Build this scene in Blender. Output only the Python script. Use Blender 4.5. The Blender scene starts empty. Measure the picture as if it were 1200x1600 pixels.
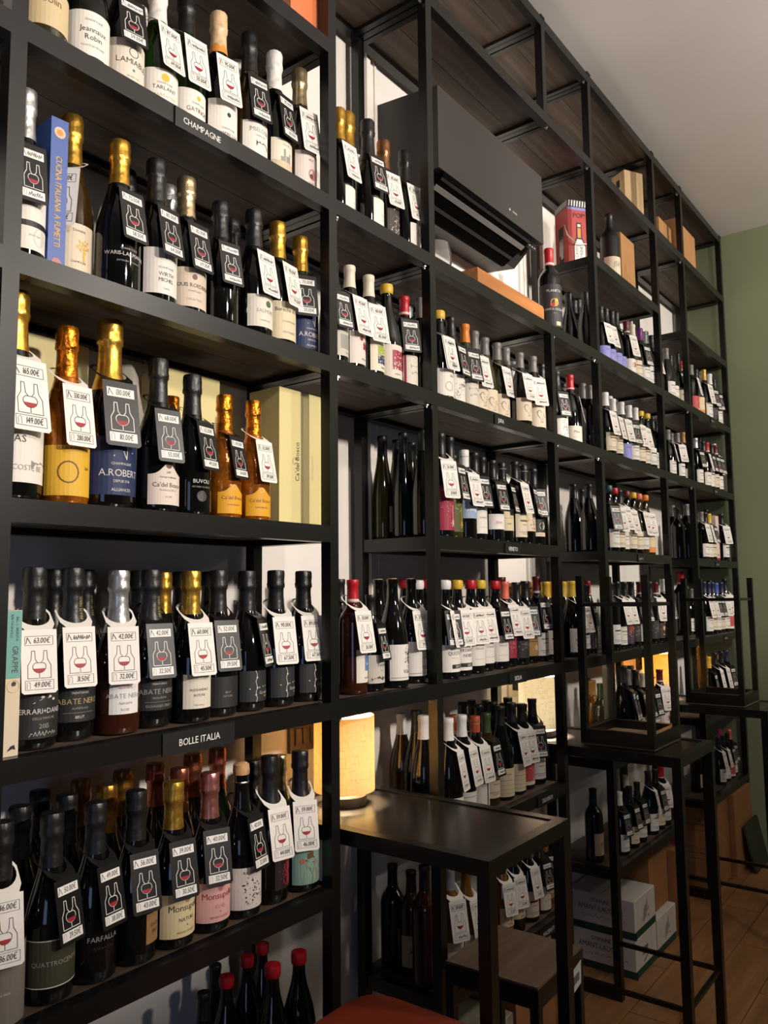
import bpy, math, random
from mathutils import Vector, Matrix
random.seed(7)
S = bpy.context.scene
COL = S.collection
# ------------------------------------------------------------------ camera
F_PX, YAW, PITCH, ROLL, CAMZ = 1259.85, 0.9208, 0.09882, -0.01098, 1.597
fw = Vector((math.sin(YAW)*math.cos(PITCH), math.cos(YAW)*math.cos(PITCH), math.sin(PITCH)))
r0 = Vector((math.cos(YAW), -math.sin(YAW), 0)); u0 = r0.cross(fw)
RR = r0*math.cos(ROLL)+u0*math.sin(ROLL); UU = -r0*math.sin(ROLL)+u0*math.cos(ROLL)
cam = bpy.data.cameras.new('camera'); cam.sensor_fit = 'VERTICAL'; cam.sensor_height = 24
cam.lens = F_PX/1600*24; cam.clip_start = .02
co = bpy.data.objects.new('camera', cam); COL.objects.link(co)
co.matrix_world = Matrix((( RR.x, UU.x, -fw.x, 0), (RR.y, UU.y, -fw.y, 0), (RR.z, UU.z, -fw.z, CAMZ), (0, 0, 0, 1)))
S.camera = co
# ------------------------------------------------------------------ world, lights, exposure
S.view_settings.view_transform = 'Standard'; S.view_settings.look = 'None'
S.view_settings.gamma = 1; S.view_settings.exposure = 0.0
S.view_settings.use_curve_mapping = False
S.cycles.use_denoising = True; S.cycles.max_bounces = 7; S.cycles.sample_clamp_indirect = 4
W = bpy.data.worlds.new('world'); S.world = W; W.use_nodes = True
W.node_tree.nodes['Background'].inputs[0].default_value = (.75, .85, 1.0, 1)
W.node_tree.nodes['Background'].inputs[1].default_value = .022
def light(name, kind, loc, power, col, size=.1, target=None, **kw):
    l = bpy.data.lights.new(name, kind); l.energy = power; l.color = col
    if kind == 'AREA': l.shape = kw.get('shape', 'DISK'); l.size = size; l.size_y = kw.get('size_y', size)
    else: l.shadow_soft_size = size
    if kind == 'SPOT': l.spot_size = kw['cone']; l.spot_blend = kw['blend']
    o = bpy.data.objects.new(name, l); COL.objects.link(o); o.location = loc
    if target: o.rotation_euler = (Vector(target)-Vector(loc)).to_track_quat('-Z', 'Y').to_euler()
    return o
WARM = (1, .905, .81)
light('pendant_light', 'POINT', (2.35, -1.0, 3.15), 52, WARM, .12)
light('pendant_light', 'POINT', (4.6, -2.6, 3.15), 20, WARM, .12)
light('ceiling_uplight', 'SPOT', (2.9, -1.7, 2.8), 95, (1, .95, .91), .1, (3.0, -.9, 3.85), cone=2.5, blend=1)
light('track_spot', 'SPOT', (1.6, -3.4, 3.25), 800, WARM, .16, (1.35, 1.28, 3.02), cone=.90, blend=.36)
light('track_spot', 'SPOT', (4.2, -3.4, 3.25), 640, WARM, .16, (4.5, 1.28, 3.02), cone=.90, blend=.36)
light('track_spot', 'SPOT', (0.3, -1.6, 3.55), 130, WARM, .10, (0.8, 1.28, 2.35), cone=.9, blend=1)
light('shop_window', 'AREA', (-3.4, -2.2, 1.3), 14, (.42, .56, 1.0), 1.4, (1.5, 1.3, 1.2), shape='RECTANGLE', size_y=1.8)
# ------------------------------------------------------------------ pixel helpers (1200 x 1600 frame)
def ray(px, py): return fw+RR*((px-600)/F_PX)-UU*((py-800)/F_PX)
def at_y(px, py, Y):
    v = ray(px, py); t = Y/v.y; return Vector((v.x*t, Y, v.z*t+CAMZ))
def proj(P):
    p = Vector(P)-Vector((0, 0, CAMZ)); z = p.dot(fw); return 600+F_PX*p.dot(RR)/z, 800-F_PX*p.dot(UU)/z
# ------------------------------------------------------------------ materials
MATS = {}
def hexlin(c):
    return tuple((x/255/12.92 if x/255 <= .04045 else ((x/255+.055)/1.055)**2.4) for x in c)
def mat(name, rgb, rough=.5, metal=0, var=.0, scale=8, bump=0, spec=.5, coat=0, trans=0, aniso=None, sheen=0):
    """rgb in 0-255 sRGB; var = noise variation of the colour"""
    if name in MATS: return MATS[name]
    m = bpy.data.materials.new(name); m.use_nodes = True; nt = m.node_tree
    b = nt.nodes['Principled BSDF']; c = hexlin(rgb)
    b.inputs['Base Color'].default_value = (*c, 1); b.inputs['Roughness'].default_value = rough
    b.inputs['Metallic'].default_value = metal; b.inputs['Specular IOR Level'].default_value = spec
    b.inputs['Coat Weight'].default_value = coat; b.inputs['Transmission Weight'].default_value = trans
    if var or bump:
        tc = nt.nodes.new('ShaderNodeTexCoord'); mp = nt.nodes.new('ShaderNodeMapping'); n = nt.nodes.new('ShaderNodeTexNoise')
        mp.inputs['Scale'].default_value = aniso or (1, 1, 1)
        n.inputs['Scale'].default_value = scale; n.inputs['Detail'].default_value = 6
        nt.links.new(tc.outputs['Object'], mp.inputs[0]); nt.links.new(mp.outputs[0], n.inputs['Vector'])
        if var:
            r = nt.nodes.new('ShaderNodeValToRGB'); e = r.color_ramp.elements
            e[0].position = .3; e[1].position = .7
            e[0].color = (*[x*(1-var) for x in c], 1); e[1].color = (*[min(1, x*(1+var)) for x in c], 1)
            nt.links.new(n.outputs[0], r.inputs[0]); nt.links.new(r.outputs[0], b.inputs['Base Color'])
        if bump:
            bp = nt.nodes.new('ShaderNodeBump'); bp.inputs['Strength'].default_value = bump; bp.inputs['Distance'].default_value = .004
            nt.links.new(n.outputs[0], bp.inputs['Height']); nt.links.new(bp.outputs[0], b.inputs['Normal'])
    MATS[name] = m; return m
STEEL = mat('black_steel', (17, 16, 15.5), .32, 0, .2, 5, .10, spec=.42)
WOOD = mat('dark_board', (84, 68, 55), .6, 0, .42, 3, .15, aniso=(1, 14, 14))
BOLT = mat('zinc', (215, 212, 205), .25, 1)
PALE = mat('white_paint', (238, 232, 224), .75, 0, .04, 3)
GREEN = mat('green_paint', (140, 148, 116), .85, 0, .05, 2)
CEIL = mat('ceiling_paint', (232, 226, 219), .9, 0, .03, 2)
PLANK = mat('oak_plank', (138, 98, 62), .45, 0, .3, 2.2, .08, aniso=(1, 12, 12))
SUBFL = mat('subfloor', (90, 64, 42), .6)
GLASS = {
 'k': mat('black_glass', (12, 12, 11), .05, 0, spec=.6), 'g': mat('green_glass', (26, 44, 14), .05, spec=.6),
 'o': mat('olive_glass', (48, 44, 18), .05, spec=.6), 'b': mat('brown_glass', (52, 36, 14), .06, spec=.6),
 'a': mat('amber_wrap', (158, 88, 16), .14, .45, .65, 22, 1.0, spec=.8), 'r': mat('rose_glass', (54, 24, 14), .06, spec=.6),
 'y': mat('golden_wine', (120, 74, 20), .07, spec=.6), 'm': mat('matte_black_glass', (20, 19, 19), .38)}
FOILC = {'gold': (206, 160, 66), 'silver': (205, 205, 205), 'champ': (190, 170, 132), 'black': (22, 21, 22), 'white': (232, 228, 220),
 'bronze': (150, 104, 70), 'rosef': (196, 128, 120), 'copper': (170, 98, 74), 'beige': (222, 190, 148), 'amberf': (190, 112, 26), 'dgold': (168, 122, 52)}
def foil(k):
    met = 0 if k in ('black', 'white', 'beige') else .85
    return mat('foil_'+k, FOILC[k], (.22 if k == 'amberf' else .30) if k != 'black' else .38, met, .5 if k == 'amberf' else .22, 60, 1.0 if k == 'amberf' else .35)
CAPC = {'red': (178, 24, 34), 'dred': (96, 20, 26), 'cream': (226, 214, 190), 'white': (228, 226, 222), 'black': (22, 21, 22), 'grey': (120, 116, 112),
 'yellow': (216, 176, 52), 'orange': (222, 128, 40), 'copper': (176, 84, 52), 'purple': (112, 30, 112), 'silver': (190, 190, 192), 'blue': (70, 92, 176),
 'navy': (34, 38, 70), 'pink': (206, 62, 136), 'salmon': (222, 110, 90), 'tan': (178, 132, 76), 'gold': (190, 156, 84), 'green': (60, 74, 44), 'teal': (44, 70, 78)}
def capm(k): return mat('capsule_'+k, CAPC[k], .4, .6 if k in ('silver', 'gold') else 0, .06, 30)
INKS = {'k': (28, 26, 26), 'w': (236, 232, 226), 'r': (158, 24, 42), 'g': (176, 150, 92), 's': (150, 146, 140), 'n': (38, 52, 92), 'y': (226, 178, 46),
 'o': (226, 142, 54), 'c': (236, 224, 198), 't': (84, 130, 126), 'b': (110, 74, 48), 'p': (188, 116, 124), 'l': (138, 136, 196), 'e': (66, 96, 70),
 'u': (86, 130, 180), 'd': (60, 54, 50), 'm': (150, 34, 62), 'q': (206, 186, 158), 'f': (156, 170, 66), 'x': (210, 205, 198)}
def ink(k): return mat('ink_'+k, INKS[k], .55)
def paper(rgb): return mat('paper_%d_%d_%d' % rgb, rgb, .6, 0, .02, 40)
# ------------------------------------------------------------------ mesh builder
class MB:
    def __init__(s): s.v = []; s.f = []; s.mi = []; s.mats = []
    def slot(s, m):
        if m not in s.mats: s.mats.append(m)
        return s.mats.index(m)
    def add(s, v, f, m):
        k = len(s.v); i = s.slot(m); s.v += [tuple(p) for p in v]
        for q in f: s.f.append(tuple(a+k for a in q)); s.mi.append(i)
        return s
    def box(s, a, b, m, M=None):
        x0, y0, z0 = a; x1, y1, z1 = b
        v = [Vector(p) for p in ((x0,y0,z0),(x1,y0,z0),(x1,y1,z0),(x0,y1,z0),(x0,y0,z1),(x1,y0,z1),(x1,y1,z1),(x0,y1,z1))]
        if M: v = [M @ p for p in v]
        return s.add(v, [(3,2,1,0),(4,5,6,7),(0,1,5,4),(1,2,6,5),(2,3,7,6),(3,0,4,7)], m)
    def lathe(s, prof, m, n=20, c=(0, 0), wob=None):
        v = []; f = []
        for (r, z) in prof:
            for k in range(n):
                a = 2*math.pi*k/n; q = r*(1+(wob(a, z) if wob else 0)); v.append((c[0]+q*math.cos(a), c[1]+q*math.sin(a), z))
        for i in range(len(prof)-1):
            for k in range(n):
                a = i*n+k; b = i*n+(k+1) % n
                f.append((a, b, b+n, a+n))
        return s.add(v, f, m)
    def tube(s, pts, r, m, n=8):
        v = []; f = []; P = [Vector(p) for p in pts]
        for i, p in enumerate(P):
            d = (P[min(i+1, len(P)-1)]-P[max(i-1, 0)]).normalized()
            a = d.cross(Vector((0, 0, 1)) if abs(d.z) < .9 else Vector((1, 0, 0))).normalized(); b = d.cross(a)
            for k in range(n):
                t = 2*math.pi*k/n; v.append(p+a*r*math.cos(t)+b*r*math.sin(t))
        for i in range(len(P)-1):
            for k in range(n): f.append((i*n+k, i*n+(k+1) % n, (i+1)*n+(k+1) % n, (i+1)*n+k))
        f.append(tuple(range(n))[::-1]); f.append(tuple((len(P)-1)*n+k for k in range(n)))
        return s.add(v, f, m)
    def mesh(s, name, smooth=False):
        me = bpy.data.meshes.new(name); me.from_pydata(s.v, [], s.f); me.update()
        for m in s.mats: me.materials.append(m)
        me.polygons.foreach_set('material_index', s.mi)
        if smooth:
            me.polygons.foreach_set('use_smooth', [True]*len(me.polygons))
            me.set_sharp_from_angle(angle=math.radians(40))
        return me
def link(name, me, parent=None, loc=None, rot=None, scale=None):
    o = bpy.data.objects.new(name, me); COL.objects.link(o)
    if parent: o.parent = parent
    if loc: o.location = loc
    if rot: o.rotation_euler = rot
    if scale: o.scale = scale
    return o
def empty(name, loc, rz=0, scale=None):
    o = link(name, None, None, loc, (0, 0, rz)); o.empty_display_size = .05
    if scale: o.scale = scale
    return o
def tag(o, label, cat, group=None):
    o['label'] = label; o['category'] = cat
    if group: o['group'] = group
    return o
def struct(name, me, loc=None):
    o = link(name, me, None, loc); o['kind'] = 'structure'; return o
def boxmesh(name, a, b, m): return MB().box(a, b, m).mesh(name)
# ------------------------------------------------------------------ lettering: glyph meshes from the built-in font
CHARS = sorted(set("ABCDEFGHIJKLMNOPQRSTUVWXYZabcdefghijklmnopqrstuvwxyz0123456789.,+'!-&€"))
GLY = {}
def make_glyphs():
    tmp = []
    for ch in CHARS:
        c = bpy.data.curves.new('glyph', 'FONT'); c.body = ch; c.size = 1; c.resolution_u = 2
        o = bpy.data.objects.new('glyph', c); COL.objects.link(o); tmp.append((ch, o))
    dg = bpy.context.evaluated_depsgraph_get()
    for ch, o in tmp:
        me = o.evaluated_get(dg).to_mesh()
        vs = [(v.co.x, v.co.y) for v in me.vertices]; fs = [tuple(p.vertices) for p in me.polygons]
        x0 = min([p[0] for p in vs] or [0]); x1 = max([p[0] for p in vs] or [.3])
        GLY[ch] = ([(x-x0, y) for x, y in vs], fs, x1-x0+.075)
    for ch, o in tmp:
        c = o.data; bpy.data.objects.remove(o); bpy.data.curves.remove(c)
make_glyphs()
def put_text(mb, s, size, u, v, fmap, m, squeeze=1, slant=0):
    w = sum(GLY[c][2] if c in GLY else .3 for c in s)*size*squeeze; x = u-w/2
    for c in s:
        if c in GLY:
            vs, fs, ad = GLY[c]
            mb.add([fmap(x+(p[0]+slant*p[1])*size*squeeze, v+p[1]*size) for p in vs], fs, m); x += ad*size*squeeze
        else: x += .3*size*squeeze
def put_rect(mb, u0, v0, u1, v1, fmap, m, seg=.008):
    n = max(1, math.ceil(abs(u1-u0)/seg)); pts = []
    for i in range(n+1):
        u = u0+(u1-u0)*i/n; pts += [fmap(u, v0), fmap(u, v1)]
    mb.add(pts, [(2*i, 2*i+2, 2*i+3, 2*i+1) for i in range(n)], m)
def put_line(mb, pts, w, fmap, m):
    for (a, b), (c, d) in zip(pts, pts[1:]):
        dx, dy = c-a, d-b; L = math.hypot(dx, dy) or 1; nx, ny = -dy/L*w/2, dx/L*w/2
        ex, ey = dx/L*w/2, dy/L*w/2
        mb.add([fmap(a-ex+nx, b-ey+ny), fmap(a-ex-nx, b-ey-ny), fmap(c+ex-nx, d+ey-ny), fmap(c+ex+nx, d+ey+ny)], [(0, 1, 2, 3)], m)
def put_poly(mb, pts, fmap, m):
    mb.add([fmap(*p) for p in pts], [tuple(range(len(pts)))], m)
def disc(u, v, r, n=14, sy=1): return [(u+r*math.cos(2*math.pi*k/n), v+sy*r*math.sin(2*math.pi*k/n)) for k in range(n)]
def squiggle(mb, u, v, w, h, fmap, m, rnd, lw):
    x = u-w/2
    while x < u+w/2:
        a = x; b = x+rnd.uniform(.10, .16)*w
        put_line(mb, [(a, v+rnd.uniform(0, .3)*h), ((a+b)/2, v+rnd.uniform(.6, 1)*h), (b-.03*w, v+rnd.uniform(0, .5)*h)], lw, fmap, m)
        x = b
# ------------------------------------------------------------------ room
XP = [0.676-.452, 0.676, 1.499, 1.951, 2.762, 3.207, 4.020, 4.479, 5.286]   # right edges of the posts, index 1 = P0
YF, YB, YW, T = 1.28, 1.545, 1.60, .03
LV = {0: 3.834, 1: 3.441, 2: 3.018, 3: 2.596, 4: 2.179, 5: 1.758, 6: 1.337, 7: .915, 8: .491}
ZC = 3.85; XG = 5.30
fl = struct('floor', boxmesh('floor', (-4, -5.5, -.06), (XG, YW, -.012), SUBFL))
pm = boxmesh('plank', (0, 0, -.012), (1.296, .176, 0), PLANK)
for j in range(11):
    for i in range(4):
        x = 5.29-1.3*(i+1)-(.43*j % 1.3); 
        p = link('plank', pm, fl, (x, 1.415-j*.18, 0), None)
        if x < 1.2: bpy.data.objects.remove(p)
    x = 5.29-(.43*j % 1.3)
    if 5.29-x > .05: link('plank', boxmesh('plank_end', (0, 0, -.012), (5.286-x, .176, 0), PLANK), fl, (x, 1.415-j*.18, 0))
struct('ceiling', boxmesh('ceiling', (-4, -5.5, ZC), (XG, YW, ZC+.1), CEIL))
struct('wall_back', boxmesh('wall_back', (-4, YW, -.06), (XG+.1, YW+.1, ZC), PALE))
struct('wall_right', boxmesh('wall_right', (XG, -5.5, -.06), (XG+.1, YW, ZC), GREEN))
for k, (x, w) in enumerate(((2.02, .02), (3.10, .018))):
    m = MB(); m.box((x, YW-.012, 1.4), (x+w, YW, 3.7), PALE); m.box((x+.05, YW-.006, 1.4), (x+.06, YW, 3.7), PALE)
    struct('trim_%d' % (k+1), m.mesh('wall_trim'))
# ------------------------------------------------------------------ steel shelving
rack = tag(empty('steel_shelving', (0.65, YF, 0)), 'tall black steel wall shelving with dark boards filled with wine bottles', 'shelving')
OFF = Vector((-.65, -YF, 0))
def rpart(name, a, b, m=STEEL):
    c = (Vector(a)+Vector(b))/2; h = (Vector(b)-Vector(a))/2
    return link(name, boxmesh(name, tuple(-h), tuple(h), m), rack, tuple(c+OFF))
NARROW = (0, 2, 4, 6)
def levels(bay):
    if bay == 0: return (1, 3, 4, 6)
    if bay == 1: return (0, 1, 2, 3, 4, 5, 6, 7, 8)
    if bay in (2, 4, 6): return (0, 1, 3, 4, 6)
    if bay == 3: return (0, 1, 3, 4, 5, 6, 7, 8)
    return (0, 1, 2, 3, 4, 5, 6, 7, 8)
BH = .04
for i, x in enumerate(XP):
    segs = [(0, LV[0])]
    if i == 4: segs = [(0, LV[3]), (LV[1]-BH, LV[0])]
    for (za, zb) in segs:
        rpart('post', (x-T, YF, za), (x, YF+T, zb)); rpart('post', (x-T, YB, za), (x, YB+T, zb))
    for lv in range(9):
        if i == 4 and lv == 2: continue
        sides = [b for b in (i-1, i) if 0 <= b <= 7 and lv in levels(b)]
        if sides: rpart('depth_beam', (x-T+.004, YF+T, LV[lv]-BH), (x-.004, YB, LV[lv]-.002))
    rpart('foot_rail', (x-T, YF+T, 0), (x, YB, .045))
    if i >= 4: rpart('top_cap', (x-T-.002, YF-.002, LV[0]), (x+.002, YF+T+.002, LV[0]+.008))
boltm = MB().lathe([(0, 0), (.007, 0), (.007, .005), (.003, .005), (.003, .011), (0, .011)], BOLT, 8).mesh('bolt')
def bolt(x, y, z, rot): link('bolt', boltm, rack, tuple(Vector((x, y, z))+OFF), rot)
for b in range(8):
    x0, x1 = XP[b], XP[b+1]-T
    for lv in levels(b):
        z = LV[lv]
        rpart('front_beam', (x0, YF, z-BH), (x1, YF+T, z)); rpart('back_beam', (x0, YB, z-BH), (x1, YB+T, z))
        ym = (YF+T+YB)/2
        rpart('shelf_plank', (x0+.001, YF+T, z-.026), (x1-.001, ym-.001, z), WOOD)
        rpart('shelf_plank', (x0+.001, ym+.001, z-.026), (x1-.001, YB, z), WOOD)
        if b in NARROW:
            for xa in (x0+.002, x1-.022): rpart('side_bar', (xa, YF+T, z-BH-.001), (xa+.02, YB, z-.027))
            if b in (2, 4, 6):
                bolt(x0+.012, YF+.012, z-BH, (math.pi, 0, 0)); bolt(x1-.012, YF+.012, z-BH, (math.pi, 0, 0))
        else: 
            rpart('middle_bar', (x0+.0, YF+T, z-BH-.001), (x0+.02, YB, z-.027)); rpart('middle_bar', (x1-.02, YF+T, z-BH-.001), (x1, YB, z-.027))
def sign(text, px, py, lv, h=.034, w=None):
    P = at_y(px, py, YF); w = w or (len(text)*.0125+.03 if text else .07)
    m = MB(); m.box((-w/2, -.004, -h/2), (w/2, 0, h/2), mat('sign_plate', (16, 16, 16), .5))
    f = lambda u, v: (u, -.0045, v)
    if text: put_text(m, text, .019, 0, -.0065, f, ink('w'), .9)
    else: squiggle(m, 0, -.006, w*.7, .012, f, ink('s'), random.Random(px), .002)
    o = link('shelf_sign', m.mesh('shelf_sign'), rack, tuple(Vector((P.x, YF, LV[lv]-.024))+OFF))
    o['label'] = ('black shelf sign reading '+text) if text else 'small black shelf sign with faint lettering'
for s in (('CHAMPAGNE', 315, 192, 3, .042), ('BOLLE ITALIA', 311, 1152, 6, .042), ('JURA', 781, 651, 4), ('VENETO', 800, 853, 5), ('SICILIA', 808, 1054, 6), ('DELIVEROI', 854, 1248, 7), ('MACERATI', 856, 1458, 8),
          ('', 1000, 868, 5), ('', 1118, 768, 4), ('', 1120, 878, 5), ('', 1112, 652, 3), ('', 1008, 1016, 6), ('', 1133, 992, 6)): sign(*s)
# ------------------------------------------------------------------ bottles
PROF = {
 'c': [(0,0),(.036,0),(.042,.004),(.044,.012),(.044,.125),(.0425,.142),(.038,.163),(.031,.187),(.0245,.208),(.020,.226),(.0175,.244),(.0165,.262),(.0165,.308)],
 'b': [(0,0),(.034,0),(.0375,.004),(.038,.01),(.038,.185),(.0365,.197),(.031,.210),(.022,.222),(.0165,.234),(.0148,.25),(.0142,.284),(.0156,.286),(.0156,.2965),(0,.2965)],
 'u': [(0,0),(.037,0),(.041,.004),(.0415,.012),(.0415,.115),(.0395,.14),(.034,.17),(.026,.198),(.0195,.22),(.016,.24),(.0148,.255),(.0145,.279),(.016,.281),(.016,.2915),(0,.2915)],
 'h': [(0,0),(.034,0),(.0375,.004),(.038,.01),(.038,.12),(.036,.15),(.030,.19),(.0225,.23),(.0175,.262),(.015,.285),(.0142,.324),(.0153,.326),(.0153,.3365),(0,.3365)]}
HT = {'c': .3165, 'b': .2985, 'u': .2935, 'h': .3385}
RAD = {'c': .044, 'b': .038, 'u': .0415, 'h': .038}
FOLD = {'c': (.037, .206), 'b': (.0375, .216), 'u': (.036, .201), 'h': (.034, .216)}
BODY = {}
def body_mesh(t, g):
    if (t, g) not in BODY: BODY[t, g] = MB().lathe(PROF[t], GLASS[g], 24).mesh('glass_body', True)
    return BODY[t, g]
CAPS = {}
def cap_mesh(t, cap):
    k = (t, cap)
    if k in CAPS: return CAPS[k]
    m = MB(); H = HT[t]
    if t == 'c' and not cap.startswith(('wax', 'plain', 'cork')):
        lo = cap.startswith(('long:', 'name')); c = cap.split(':')[-1]
        pr = [(.0212, .2235), (.0193, .2435), (.0184, .262), (.0187, .272), (.0209, .276), (.0212, .283), (.0200, .287), (.0204, .300), (.0202, .3105), (.0186, .3150), (.010, .3163), (0, .3165)]
        if lo: pr = [(.0295, .194), (.0252, .2075)]+pr
        m.lathe(pr, foil(c), 36, wob=lambda a, z: (.032*math.sin(12*a+z*300)+.018*math.sin(5*a+1) if .2735 < z < .3155 else .008*math.sin(7*a+z*90)))
        if cap.startswith('name'):
            rz_ = lambda z: next((a[0]+(b_[0]-a[0])*(z-a[1])/(b_[1]-a[1]) for a, b_ in zip(pr, pr[1:]) if a[1] <= z <= b_[1]), .019)+.0004
            put_text(m, 'CHAMPAGNE' if cap[4] == 'c' else 'ABATE NERO', .0105, .240, -.0035, lambda u, v: (rz_(min(u, .2699))*math.sin(.45-v/.02), -rz_(min(u, .2699))*math.cos(.45-v/.02), u), ink('b' if cap[4] == 'c' else 'g'), .68)
        if c == 'beige': m.lathe([(.0217, .2235), (.0194, .2425)], ink('o'), 24)
        if c == 'bronze' or c == 'champ': m.lathe([(.0216, .2225), (.0207, .228)], ink('k'), 24)
    elif cap.startswith('cork'):
        cm = mat('cork', (196, 150, 104), .8, 0, .2, 60)
        m.lathe([(.0175, .291), (.0185, .30), (.0175, .312), (.012, .316), (0, .3165)], cm, 18)
        for k4 in range(4):
            a = math.pi/2*k4+.4; x, y = math.cos(a), math.sin(a)
            m.tube([(x*.0178, y*.0178, .275), (x*.0192, y*.0192, .30), (x*.012, y*.012, .317)], .0007, BOLT, 5)
        m.lathe([(.0172, .273), (.0182, .275), (.0172, .277)], BOLT, 18)
    elif cap.startswith('wax:'):
        c = capm(cap[4:]); m.lathe([(.0163, H-.028), (.0178, H-.026), (.0190, H-.018), (.0192, H-.008), (.0178, H-.001), (.012, H+.0012), (0, H+.0016)], c, 20, wob=lambda a, z: .03*math.sin(3*a) if z < H-.02 else 0)
    elif cap.startswith('screw:'):
        c = capm(cap[6:]); m.lathe([(.0157, H-.062), (.0159, H-.02), (.0162, H-.019), (.0162, H-.0012), (.0155, H), (0, H)], c, 20)
        m.lathe([(.0164, H-.024), (.0164, H-.022)], ink('s'), 20)
    elif cap.startswith('plain'):
        m.lathe([(.0125, H-.004), (.0125, H), (0, H)], mat('cork', (196, 150, 104), .8, 0, .2, 60), 14)
    else:
        c = capm(cap)
        z0 = {'b': .237, 'u': .231, 'h': .272, 'c': .23}[t]
        r0_ = {'b': .0165, 'u': .0177, 'h': .0168, 'c': .0198}[t]
        m.lathe([(r0_, z0), (.0155, z0+.022), (.0153, H-.016), (.0166, H-.014), (.0167, H-.003), (.0155, H-.0002), (0, H)], c, 20)
        if cap in ('red', 'dred'): m.lathe([(r0_+.0001, z0+.003), (.0164, z0+.010)], ink('x'), 20)
    CAPS[k] = m.mesh('capsule', True); return CAPS[k]
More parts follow.
